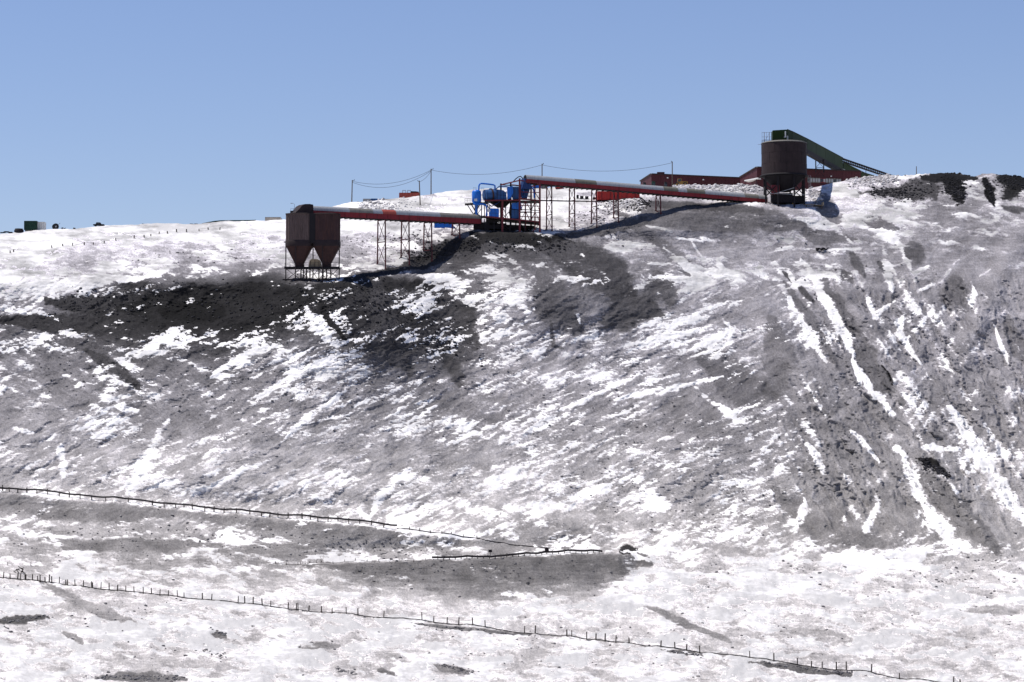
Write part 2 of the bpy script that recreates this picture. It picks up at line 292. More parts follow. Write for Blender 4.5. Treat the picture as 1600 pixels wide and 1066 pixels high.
for p, tn, st in BARE_AND_SHADE:
    k = band(p, 0.6); k = smooth(.2, .75, k + .22 * RAG * (k > .01)) * min(st, 1.0)
    score = score + (-2.5 + 1.15 * nn - score) * k * (0.8 if st < 1.2 else 0.97)
    tone = tone + (tn - tone) * k
for p in SNOW:
    k = band([(a, b_, c * (.72 if p[0][0] < 1180 else .95)) for a, b_, c in p], .6); score = score * (1 - k) + (1.05 + .45 * wB + (.95 - .25 * wB) * nn) * k
# brown benches: a sharp upper edge under the pipelines, fading downhill
for line, hts, tn, st_ in (([(420, 884), (600, 878), (760, 873), (850, 868), (942, 865), (985, 868), (1020, 884)], [(470, 0), (540, 16), (640, 42), (760, 56), (900, 58), (975, 44), (1005, 18), (1022, 0)], .46, .95),
                      ([(-40, 766), (150, 785), (300, 800), (500, 818), (620, 830), (760, 848)], [(-40, 34), (150, 26), (260, 12), (380, 20), (520, 38), (620, 44), (700, 22), (770, 0)], .55, .8),
                      ([(0, 838), (130, 842), (330, 848), (420, 858), (560, 868)], [(60, 0), (110, 16), (200, 20), (330, 12), (450, 14), (560, 0)], .54, .7)):
    ln = np.interp(U, [p[0] for p in line], [p[1] for p in line]); hh = np.interp(U, [p[0] for p in hts], [p[1] for p in hts])
    d = V - ln + fbm(U / 30, V / 10, 140, 3) * 1.5; k = smooth(-1.2, 1.2, d) * (1 - smooth(.45, 1.15, (d + 8 * fbm(TU / 40, V / 9, 141, 4)) / np.maximum(hh, .1))) * st_ * (hh > 0)
    score = score + (-2.0 + 0.95 * nn - score) * k; tone = tone + (tn - tone) * k
    k = smooth(-9, -4, d) * (1 - smooth(-2.5, -.8, d)) * (hh > 8); score = score + (1.0 + .8 * nn - score) * k * .7
# light streaky ribs of dusted scree on the right-hand face
for p in [[(1425,432,6),(1475,388,6)], [(1458,450,7),(1505,402,6)], [(1522,575,8),(1545,500,9),(1560,440,7)], [(1540,570,6),(1566,480,8)], [(1380,640,8),(1420,590,7),(1455,560,6)],
          [(1430,600,8),(1480,520,8)], [(1300,660,7),(1360,600,5)], [(1500,735,10),(1530,790,14),(1590,830,9)], [(1200,430,8),(1190,360,12)]]:
    k = band(p, 0.8); tone = tone + (0.68 - tone) * k * 0.9; score = score - .5 * k

# tone texture: scree fans, wind-scoured stripes, blotches
st = wA * fbm(rot(U, V, 24)[0] / 30, rot(U, V, 24)[1] / 3.2, 91, 4, .6) + wB * .8 * fbm(rot(RU, RV, -56)[0] / 34, rot(RU, RV, -56)[1] / 4.6, 92, 4, .6) + \
     wC * fbm(U / 30, V / 3.0, 93, 4, .6) + wD * fbm(rot(U, V, -30)[0] / 30, rot(U, V, -30)[1] / 3.4, 94, 4, .6)
blot = fbm(TU / 40, TV / 24, 95, 4, .6)
grit = fbm(U / 2.6, V / 1.9, 96, 2, .7)
tone = np.clip(tone * (1 + 0.13 * st + 0.17 * blot + 0.13 * grit), 0.045, 0.93)
snow = np.clip(0.5 + score * 0.5, 0, 1)          # 0.5 is the snow line
# half-covered ground (drifted powder between the stones) where the score is only just negative
dust = smooth(-0.75, -0.05, score)
tone = tone + (np.minimum(tone + 0.05, .85) - tone) * dust * smooth(-0.5, 0.7, fbm(U / 9, V / 4, 97, 3) + .2)

# relief
Yd = depth(U, V)
ridgeB = 1 - np.abs(fbm(rot(RU, RV, -57)[0] / 150, rot(RU, RV, -57)[1] / 32, 101, 4, .5)) * 1.3
ridgeA = 1 - np.abs(fbm(rot(RU, RV, 30)[0] / 110, rot(RU, RV, 30)[1] / 24, 102, 4, .5)) * 1.3
face = smooth(0, 30, V - edge[:, None])
Yd = Yd - face * (wB * 2.8 * ridgeB + (wA + wD) * 0.75 * ridgeA + 0.5 * blot)
X0, Y0, Z0 = proj(U, V, Yd)
rough = np.clip((0.62 - tone) * 1.9, 0.12, 0.9) * (snow < 0.52) + 0.10
bump = fbm(U / 9, V / 7, 111, 4, .6) * 0.20 + fbm(U / 3.0, V / 2.6, 112, 2, .7) * 0.11
Z0 = Z0 + np.minimum(face + .25, 1) * (bump * rough + np.clip(score, -1, 1) * 0.10 + fbm(U / 40, V / 26, 113, 3) * 0.35)
# drop the survey under the pads where steel stands: nothing, the pads follow the ground

# continuation over the crest (plateau) and down into the valley towards the viewer
def rowblock(col_x, col_y, col_z, tfac):
    pass
nb = 22
back = np.geomspace(3, 4200, nb)[::-1]
PXb = X0[:, :1] * (1 + back[None, :] / Y0[:, :1] * 0.6); PYb = Y0[:, :1] + back[None, :]
PZb = Z0[:, :1] - 1.2 * smooth(0, 12, back)[None, :] - back[None, :] * 0.012 + fbm(PXb / 60, PYb / 60, 120, 3) * 0.5 * smooth(10, 80, back)[None, :]
nf = 26
fr = np.linspace(0, 1, nf + 1)[1:]
yl = Y0[:, -1:]; PYf = yl + (-700 - yl) * fr[None, :] ** 1.3
PXf = X0[:, -1:] * (1 + 0.2 * fr[None, :]); PZf = Z0[:, -1:] - 7 * smooth(0, .35, fr)[None, :] + fbm(PXf / 50, PYf / 50, 121, 4) * 1.5 * smooth(0, .1, fr)[None, :]
X = np.concatenate([PXb, X0, PXf], 1); Y = np.concatenate([PYb, Y0, PYf], 1); Z = np.concatenate([PZb, Z0, PZf], 1)
def ext(a, vb, vf): return np.concatenate([np.full((a.shape[0], nb), vb), a, np.full((a.shape[0], nf), vf)], 1)
veil = .55 * (1 - smooth(430, 470, V)) * smooth(-.3, .6, fbm(TU / 60, V / 9, 133, 4)) + (1 - .45 * smooth(440, 480, V) * (1 - smooth(840, 900, V))) * smooth(-.5, .9, fbm(TU / 95, V / 26, 131, 5, .6) + .35 * fbm(U / 14, V / 3.5, 132, 3, .6) + .25 * wC + .2 * st + .35 * smooth(880, 950, V))
ATT = {'veil': ext(veil, .3, .5), 'snow': ext(snow, .9, .62) , 'tone': ext(tone, .75, .7), 'low': ext(smooth(480, 900, V), 0, 1)}
ATT['snow'][:, nb + NT:] += 0.3 * fbm(PXf / 14, PYf / 30, 122, 4)
nu, nv = X.shape
co = np.stack([X, Y, Z], -1).reshape(-1, 3).astype(np.float32)
idx = np.arange(nu * nv).reshape(nu, nv)
q = np.stack([idx[:-1, :-1], idx[:-1, 1:], idx[1:, 1:], idx[1:, :-1]], -1).reshape(-1, 4)
me = bpy.data.meshes.new('hillside')
me.vertices.add(len(co)); me.vertices.foreach_set('co', co.ravel())
me.loops.add(q.size); me.loops.foreach_set('vertex_index', q.ravel().astype(np.int32))
me.polygons.add(len(q)); me.polygons.foreach_set('loop_start', np.arange(0, q.size, 4, dtype=np.int32))
me.update(calc_edges=True)
me.shade_smooth()
for k, a in ATT.items():
    at = me.attributes.new(k, 'FLOAT', 'POINT'); at.data.foreach_set('value', a.reshape(-1).astype(np.float32))
hill = bpy.data.objects.new('hillside', me); S.collection.objects.link(hill); hill['kind'] = 'structure'
gi0 = 34; print('terrain', nu, nv, len(q))
def ground(u, v):
    """point of the built surface at that bearing"""
    i = int(np.argmin(np.abs(UU - u))); j = int(np.argmin(np.abs(V[i] - v)))
    return Vector((float(X0[i, j]), float(Y0[i, j]), float(Z0[i, j])))
_xs = X0; 
def ground_z(x, y):
    """height of the built surface under (x, y)"""
    # column by bearing, then along the column by distance
    u0 = 800 + x / y * F * CP
    i = int(np.clip(np.searchsorted(UU, u0), 0, len(UU) - 1))
    yy = Y[i][::-1]; zz = Z[i][::-1]
    return float(np.interp(y, yy, zz))

# ground material: snow / scree by attribute, with stone-sized detail the mesh cannot hold
m, nt, b = new_mat('snow_and_scree'); L = nt.links.new
tc = N(nt, 'ShaderNodeTexCoord')
def attr(n): 
    a = N(nt, 'ShaderNodeAttribute'); a.attribute_name = n; return a.outputs['Fac']
def math_(op, a, b_=None, c=None, clamp=False):
    n = N(nt, 'ShaderNodeMath', operation=op); n.use_clamp = clamp
    for i, x in enumerate([a, b_, c]):
        if x is None: continue
        if hasattr(x, 'is_output'): L(x, n.inputs[i])
        else: n.inputs[i].default_value = x
    return n.outputs[0]
mp = N(nt, 'ShaderNodeMapping'); mp.inputs['Scale'].default_value = (0.8, 0.9, 3.4)
L(tc.outputs['Object'], mp.inputs[0])
nz = N(nt, 'ShaderNodeTexNoise', Scale=0.9, Detail=6.0, Roughness=0.65); L(mp.outputs[0], nz.inputs['Vector'])
nz2 = N(nt, 'ShaderNodeTexNoise', Scale=4.2, Detail=4.0, Roughness=0.7); L(tc.outputs['Object'], nz2.inputs['Vector'])
vo = N(nt, 'ShaderNodeTexVoronoi', Scale=1.6); L(tc.outputs['Object'], vo.inputs['Vector'])
s_ = math_('ADD', attr('snow'), math_('MULTIPLY', math_('SUBTRACT', nz.outputs[0], .5), .34))
mr = N(nt, 'ShaderNodeMapRange', interpolation_type='SMOOTHSTEP'); mr.inputs[1].default_value = .475; mr.inputs[2].default_value = .52; L(s_, mr.inputs[0])
# looked-at tone -> albedo
dm = N(nt, 'ShaderNodeMapRange', interpolation_type='SMOOTHSTEP'); dm.inputs[1].default_value = .36; dm.inputs[2].default_value = .39; dm.inputs[4].default_value = .075; L(s_, dm.inputs[0])
dm2 = N(nt, 'ShaderNodeMapRange', interpolation_type='SMOOTHSTEP'); dm2.inputs[1].default_value = .13; dm2.inputs[2].default_value = .09; dm2.inputs[4].default_value = .11; L(s_, dm2.inputs[0])
t_ = math_('MULTIPLY', math_('SUBTRACT', math_('ADD', attr('tone'), math_('MULTIPLY', dm.outputs[0], math_('MULTIPLY', attr('tone'), 2.0))), math_('MULTIPLY', dm2.outputs[0], attr('tone'))), math_('ADD', .60, math_('MULTIPLY', nz2.outputs[0], .78)))
al = math_('MULTIPLY', math_('POWER', t_, 2.2), .92)
gr = N(nt, 'ShaderNodeMixRGB', blend_type='MIX'); L(attr('low'), gr.inputs[0]); gr.inputs[1].default_value = (1.02, .965, 1.0, 1); gr.inputs[2].default_value = (1.045, .985, .95, 1)
gm = N(nt, 'ShaderNodeVectorMath', operation='SCALE'); L(gr.outputs[0], gm.inputs[0]); L(al, gm.inputs['Scale'])
# snow: clean to dusty
sn = N(nt, 'ShaderNodeMapRange'); sn.inputs[1].default_value = .5; sn.inputs[2].default_value = .70; sn.inputs[3].default_value = .76; sn.inputs[4].default_value = .86; L(s_, sn.inputs[0])
snm = math_('MULTIPLY', sn.outputs[0], math_('SUBTRACT', 1.0, math_('MULTIPLY', math_('MULTIPLY', attr('veil'), math_('ADD', .5, nz2.outputs[0])), .44)))
snv = N(nt, 'ShaderNodeVectorMath', operation='SCALE'); snv.inputs[0].default_value = (1.0, .975, .95); L(snm, snv.inputs['Scale'])
mx = N(nt, 'ShaderNodeMixRGB'); L(mr.outputs[0], mx.inputs[0]); L(gm.outputs[0], mx.inputs[1]); L(snv.outputs[0], mx.inputs[2])
L(mx.outputs[0], b.inputs['Base Color']); b.inputs['Roughness'].default_value = .9; b.inputs['Specular IOR Level'].default_value = .12
hgt = math_('ADD', math_('MULTIPLY', nz2.outputs[0], math_('SUBTRACT', 1.15, mr.outputs[0])), math_('MULTIPLY', nz.outputs[0], .35))
hgt = math_('ADD', hgt, math_('MULTIPLY', vo.outputs[0], math_('MULTIPLY', math_('SUBTRACT', 1.0, mr.outputs[0]), .35)))
bp = N(nt, 'ShaderNodeBump', Strength=0.5, Distance=0.35); L(hgt, bp.inputs['Height']); L(bp.outputs[0], b.inputs['Normal'])
me.materials.append(m)
# ------------------------------------------------------------------ building helpers
COL = S.collection
class MB:
    """collects simple solids into one mesh"""
    def __init__(s): s.v = []; s.f = []; s.sm = []
    def add(s, vs, fs, smooth_=False):
        o = len(s.v); s.v += [tuple(p) for p in vs]; s.f += [tuple(i + o for i in f) for f in fs]; s.sm += [smooth_] * len(fs); return s
    def box(s, c, d, rz=0, m=None):
        c = Vector(c); x, y, z = d[0] / 2, d[1] / 2, d[2] / 2
        M = m if m is not None else Matrix.Rotation(rz, 3, 'Z')
        vs = [c + M @ Vector((a * x, b_ * y, e * z)) for e in (-1, 1) for a, b_ in ((-1, -1), (1, -1), (1, 1), (-1, 1))]
        return s.add(vs, [(3, 2, 1, 0), (4, 5, 6, 7), (0, 1, 5, 4), (1, 2, 6, 5), (2, 3, 7, 6), (3, 0, 4, 7)])
    def bar(s, a, b_, w, h=None):
        """rectangular bar from a to b"""
        a = Vector(a); b_ = Vector(b_); h = h or w; d = b_ - a
        if d.length < 1e-6: return s
        q = d.to_track_quat('X', 'Z').to_matrix()
        return s.box((a + b_) / 2, (d.length, w, h), m=q)
    def tube(s, a, b_, r, r2=None, n=8, caps=True):
        a = Vector(a); b_ = Vector(b_); r2 = r if r2 is None else r2
        q = (b_ - a).to_track_quat('Z', 'Y').to_matrix(); vs = []
        for p, rr in ((a, r), (b_, r2)):
            vs += [p + q @ Vector((rr * math.cos(2 * math.pi * k / n), rr * math.sin(2 * math.pi * k / n), 0)) for k in range(n)]
        s.add(vs, [(k, (k + 1) % n, n + (k + 1) % n, n + k) for k in range(n)], n > 6)
        if caps: s.add(vs, [tuple(range(n - 1, -1, -1)), tuple(range(n, 2 * n))])
        return s
    def path(s, pts, r, n=8):
        pts = [Vector(p) for p in pts]; vs = []
        for i, p in enumerate(pts):
            d = (pts[min(i + 1, len(pts) - 1)] - pts[max(i - 1, 0)]).normalized()
            x = d.cross(Vector((0.03, 0.02, 1))).normalized(); y = d.cross(x)
            vs += [p + r * (math.cos(2 * math.pi * k / n) * x + math.sin(2 * math.pi * k / n) * y) for k in range(n)]
        f = [(i * n + k, i * n + (k + 1) % n, (i + 1) * n + (k + 1) % n, (i + 1) * n + k) for i in range(len(pts) - 1) for k in range(n)]
        m_ = len(pts); s.add(vs, f, True); s.add(vs, [tuple(range(n)), tuple(range((m_ - 1) * n + n - 1, (m_ - 1) * n - 1, -1))]); return s
    def lathe(s, c, prof, n=24, rib=0.0, caps=True, sq=0.0):
        """prof: (radius, height) from below; rib: every other vertex pushed in, for corrugated sheet"""
        c = Vector(c); vs = []
        for r, z in prof:
            for k in range(n):
                th = 2 * math.pi * k / n; ct_, st_ = math.cos(th), math.sin(th); e_ = (abs(ct_) ** 6 + abs(st_) ** 6) ** (-1 / 6.0)
                q_ = (r - (rib if k % 2 else 0)) * (1 + (e_ - 1) * sq); vs.append(c + Vector((q_ * ct_, q_ * st_, z)))
        f = [(i * n + k, i * n + (k + 1) % n, (i + 1) * n + (k + 1) % n, (i + 1) * n + k) for i in range(len(prof) - 1) for k in range(n)]
        s.add(vs, f, rib == 0)
        if caps: s.add(vs, [tuple(range(n - 1, -1, -1)), tuple(range((len(prof) - 1) * n, len(prof) * n))])
        return s
    def prism(s, pts, off):
        """closed outline pts (3D) pushed along off"""
        n = len(pts); off = Vector(off); vs = [Vector(p) for p in pts] + [Vector(p) + off for p in pts]
        return s.add(vs, [tuple(range(n - 1, -1, -1)), tuple(range(n, 2 * n))] + [(k, (k + 1) % n, n + (k + 1) % n, n + k) for k in range(n)])
    def build(s, name, mat, parent=None, rel=None):
        me = bpy.data.meshes.new(name); o_ = Vector(rel) if rel is not None else Vector((0, 0, 0))
        me.from_pydata([Vector(p) - o_ for p in s.v], [], s.f)
        me.polygons.foreach_set('use_smooth', s.sm); me.update()
        bm_ = bmesh.new(); bm_.from_mesh(me); bmesh.ops.recalc_face_normals(bm_, faces=bm_.faces); bm_.to_mesh(me); bm_.free()
        me.materials.append(mat); ob = bpy.data.objects.new(name, me); COL.objects.link(ob)
        ob.location = o_
        if parent is not None: ob.parent = parent
        return ob
import bmesh
def tag(o, label, cat, group=None):
    o['label'] = label; o['category'] = cat
    if group: o['group'] = group
    return o
def thing(name, loc, label, cat, group=None, rz=0):
    e = bpy.data.objects.new(name, None); COL.objects.link(e); e.location = loc; e.rotation_euler.z = rz
    e.empty_display_size = 0.5
    return tag(e, label, cat, group)
def pm(Y): return Y / F            # metres per photo pixel at distance Y
def dup(root, loc, label, rz=None):
    r = root.copy(); COL.objects.link(r); r.location = loc; r['label'] = label
    if rz is not None: r.rotation_euler.z = rz
    for ch in list(root.children):
        c = ch.copy(); COL.objects.link(c); c.parent = r
        for g in ch.children:
            d = g.copy(); COL.objects.link(d); d.parent = c
    return r

M_rust = paint('rusty_brown_sheet', (.046, .023, .023), .75, .1, .45, (.10, .045, .03), .45)
M_rust2 = paint('dark_brown_steel', (.027, .017, .018), .8, 0, .5, (.015, .01, .01), .5)
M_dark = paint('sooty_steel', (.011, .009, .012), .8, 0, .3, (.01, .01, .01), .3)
M_red = paint('faded_red_paint', (.20, .016, .022), .6, 0, .25, (.05, .012, .014), .6)
M_redf = paint('red_frame_paint', (.15, .020, .028), .65, 0, .3, (.04, .015, .015), .6)
M_redb = paint('bright_red_paint', (.42, .03, .022), .55, 0, .2, (.12, .02, .02), .4)
M_tan = paint('weathered_brown_sheet', (.105, .074, .068), .75, .1, .25, (.02, .012, .012), .5)
M_redt = paint('dark_red_steel', (.075, .014, .018), .7, 0, .3, (.02, .01, .01), .5)
M_wall = paint('barn_red_sheet', (.055, .011, .015), .7, 0, .15, (.05, .014, .016), .35, .2)
M_grey = paint('galvanised_sheet', (.34, .35, .36), .55, .3, .15, (.14, .13, .13), .5)
M_olive = paint('olive_brown_sheet', (.13, .125, .10), .7, .1, .2, (.05, .045, .04), .5)
M_oliv2 = paint('tarnished_grey_sheet', (.19, .18, .16), .7, .1, .2, (.07, .06, .055), .5)
M_redc = paint('sun_bleached_red_sheet', (.34, .07, .05), .65, 0, .2, (.10, .03, .03), .5)
M_green = paint('dark_green_sheet', (.016, .032, .009), .6, 0, .2, (.018, .025, .016), .5, .4)
M_green.node_tree.nodes['Principled BSDF'].inputs['Specular IOR Level'].default_value = .08
M_blue = paint('blue_paint', (.010, .14, .56), .4, 0, .2, (.01, .04, .12), .5)
M_blued = paint('grimy_blue_paint', (.025, .09, .24), .6, 0, .3, (.015, .02, .04), .7)
M_navy = paint('navy_paint', (.012, .04, .15), .6, 0, .3, (.01, .01, .02), .6)
M_beige = paint('sand_coloured_paint', (.34, .26, .16), .6, 0, .15, (.25, .17, .1), .4)
M_white = paint('off_white_paint', (.62, .62, .60), .6, 0, .1, (.3, .28, .25), .4)
M_cream = paint('cream_wall', (.42, .38, .33), .8, 0, .1, (.2, .17, .14), .4)
M_wood = paint('grey_timber', (.075, .060, .050), .85, 0, .3, (.03, .025, .02), .5)
M_lwood = paint('pale_timber', (.30, .24, .17), .85, 0, .3, (.12, .09, .06), .5)
M_rubber = paint('black_rubber', (.018, .018, .02), .8, 0, .2, (.03, .03, .03), .3)
M_yel = paint('machine_yellow', (.22, .12, .02), .5, 0, .2, (.08, .05, .02), .5)
M_cable = paint('cable_black', (.03, .03, .032), .7, 0, .1)
M_pole = paint('weathered_pole_wood', (.11, .085, .065), .85, 0, .25, (.05, .04, .03), .5)
def glass_mat():
    m, nt, b = new_mat('dark_window_glass'); b.inputs['Base Color'].default_value = (.03, .035, .04, 1); b.inputs['Roughness'].default_value = .12; return m
M_glass = glass_mat()
M_dgreen = paint('bottle_green_paint', (.008, .035, .020), .6, 0, .2, (.006, .012, .01), .4)

def crest(u, back=.6):
    i = int(np.argmin(np.abs(UU - u))); return Vector((float(X0[i, 0]), float(Y0[i, 0]) + back, float(Z0[i, 0]) - .15))
def foot(p, z=None):
    """drop a point to the built ground"""
    p = Vector(p); p.z = ground_z(p.x, p.y); return p

# ------------------------------------------------------------------ twin ore bins on legs
YT0 = float(depth(805, 362)) + .3; Y0h = float(depth(489, 437)) + 1.0; print('depths', Y0h, depth(805, 362), depth(1225, 318), depth(966, 313)); s_ = pm(Y0h)
base = P(489, 437, Y0h); zb = base.z - 0.6
def HX(u, y=0.0): return P(u, 437, Y0h).x - base.x, y
def HZ(v): return P(489, v, Y0h).z
t = thing('twin_ore_bin', base, 'rusty brown pair of ore bins with cone bottoms on legs at the dark ledge', 'ore bin')
O = base
def rel(x, y, z): return (O.x + x, O.y + y, z)
zt, zr, zc, zp = HZ(336), HZ(383), HZ(414), HZ(419)
RB = 3.35
for k, u in enumerate((467.6, 510.3)):
    x = HX(u)[0]
    mb = MB(); mb.lathe(rel(x, 0, 0), [(RB, zr), (RB, zt)], 96, .11, sq=.9)
    bo = mb.build('bin_shell', M_rust if k else M_tan, t); bo.location = -O
    mb = MB(); mb.lathe(rel(x, 0, 0), [(RB + .08, zt), (RB + .08, zt + .12), (RB * .75, zt + .28), (.3, zt + .34)], 36, sq=.95); r = mb.build('roof', M_rust2, t); r.location = -O
    mb = MB(); mb.lathe(rel(x, 0, 0), [(RB + .10, zr - .5), (RB + .10, zr + .9), (RB + .02, zr + 1.0)], 36, sq=.9); r = mb.build('ring_beam', M_rust2, t); r.location = -O
    mb = MB(); mb.lathe(rel(x, 0, 0), [(.95, zp), (1.0, zc), (RB - .05, zr - .45)], 32, sq=.9); r = mb.build('hopper_cone', M_rust, t); r.location = -O
# gap cover and ladder between the bins
mb = MB(); mb.box(rel(HX(489)[0], -2.2, (zt + zr) / 2 + .2), (1.5, 1.6, zt - zr)); r = mb.build('ladder_panel', M_dark, t); r.location = -O
def leg(x, y, z0, z1, w=.26, nm='leg', mt=M_rust2, par=t, o=None):
    mb = MB(); p = Vector(rel(x, y, 0)); zg = ground_z(p.x, p.y) - .5 if z0 is None else z0
    mb.bar((p.x, p.y, zg), (p.x, p.y, z1), w); mb.box((p.x, p.y, zg + .55), (w * 2, w * 2, .12)) if z0 is None else None
    r = mb.build(nm, mt, par); r.location = -O; return r
xs = [HX(u)[0] for u in (446.5, 467.6, 489, 510.3, 530)]
for x, y in ((xs[0], 0), (xs[2], 0), (xs[4], 0), (xs[1] - .7, -RB), (xs[3] - .8, -RB), (xs[1] + .8, RB), (xs[3] + .8, RB)):
    leg(x, y, None, zr)
for x, y in ((HX(471)[0], -1.6), (HX(485)[0], -1.6), (HX(499)[0], -1.6), (HX(511)[0], -1.6), (HX(478)[0], 2), (HX(504)[0], 2)):
    leg(x, y, None, zp, .30)
mb = MB(); mb.box(rel((xs[0] + xs[4]) / 2, 0, zp), (xs[4] - xs[0] + .3, 6.2, .22)); mb.box(rel((xs[0] + xs[4]) / 2, -3.1, zp - .25), (xs[4] - xs[0] + .3, .18, .4))
r = mb.build('platform', M_dark, t); r.location = -O
mb = MB()
for k in range(12):
    x = xs[0] + (xs[4] - xs[0]) * k / 11; mb.bar(rel(x, -3.1, zp + .1), rel(x, -3.1, zp + 1.05), .05)
for h in (.55, 1.05): mb.bar(rel(xs[0], -3.1, zp + h), rel(xs[4], -3.1, zp + h), .05)
r = mb.build('railing', M_dark, t); r.location = -O
for a, b_ in ((xs[0], HX(471)[0]), (HX(471)[0], HX(485)[0]), (HX(485)[0], HX(499)[0]), (HX(499)[0], HX(511)[0]), (HX(511)[0], xs[4])):
    zl = ground_z(O.x + a, O.y - 2) + .2; zl2 = ground_z(O.x + b_, O.y - 2) + .2
    mb = MB(); mb.bar(rel(a, -1.8, zl), rel(b_, -1.8, zp - .2), .13); r = mb.build('brace', M_rust2, t); r.location = -O
    mb = MB(); mb.bar(rel(a, -1.6, zp - .2), rel(b_, -1.6, zl2), .13); r = mb.build('brace', M_rust2, t); r.location = -O
mb = MB(); zl = ground_z(O.x, O.y - 2.5) + .35
mb.bar(rel(xs[0] - .6, -2.4, zl), rel(xs[4] - .6, -2.4, zl), .35); r = mb.build('base_beam', M_rust2, t); r.location = -O
# lamp and rail on the bin roof
mb = MB(); x0 = HX(455)[0]
for q in range(5): mb.bar(rel(x0 + q * .62, -2.2 + q * .1, zt + .2), rel(x0 + q * .62, -2.2 + q * .1, zt + 1.4), .06)
mb.bar(rel(x0, -2.2, zt + 1.4), rel(x0 + 2.5, -1.8, zt + 1.4), .06); mb.bar(rel(x0, -2.2, zt + .8), rel(x0 + 2.5, -1.8, zt + .8), .05)
r = mb.build('roof_railing', M_grey, t); r.location = -O
mb = MB(); mb.box(rel(HX(458.5)[0], -.6, zt + .55), (1.6, 1.4, .8)); r = mb.build('roof_hatch', M_rust2, t); r.location = -O
lp = thing('lamp_post', Vector(rel(HX(460)[0], -.8, zt + .3)), 'thin lamp post on the roof of the twin ore bins', 'lamp post')
mb = MB(); mb.tube((0, 0, 0), (0, 0, 2.3), .06, .045, 6); mb.path([(0, 0, 2.3), (-.2, 0, 2.55), (-.6, 0, 2.6)], .04, 6); mb.build('pole', M_grey, lp)
mb = MB(); mb.box((-.75, 0, 2.55), (.5, .22, .14)); mb.build('lamp_head', M_grey, lp)
# sand-coloured tank that stands on the platform
tk = thing('storage_tank', Vector(rel(HX(492.5)[0], -.2, zp + .11)), 'sand coloured tank with blackened ends on the platform under the ore bins', 'tank')
mb = MB(); pr = [(-1.5, 0), (1.5, 0), (1.6, .5), (1.25, 1.75), (.6, 2.05), (-.9, 2.05), (-1.35, 1.7), (-1.6, .5)]
mb.prism([(x, -1.0, z) for x, z in pr], (0, 2.0, 0)); mb.build('tank_body', M_beige, tk)
mb = MB(); [mb.box((x, 0, 1.0), (.1, 2.14, 2.1 if abs(x) < 1 else 1.3)) for x in (-1.1, 0, 1.0)]; mb.build('strap', M_rust, tk)

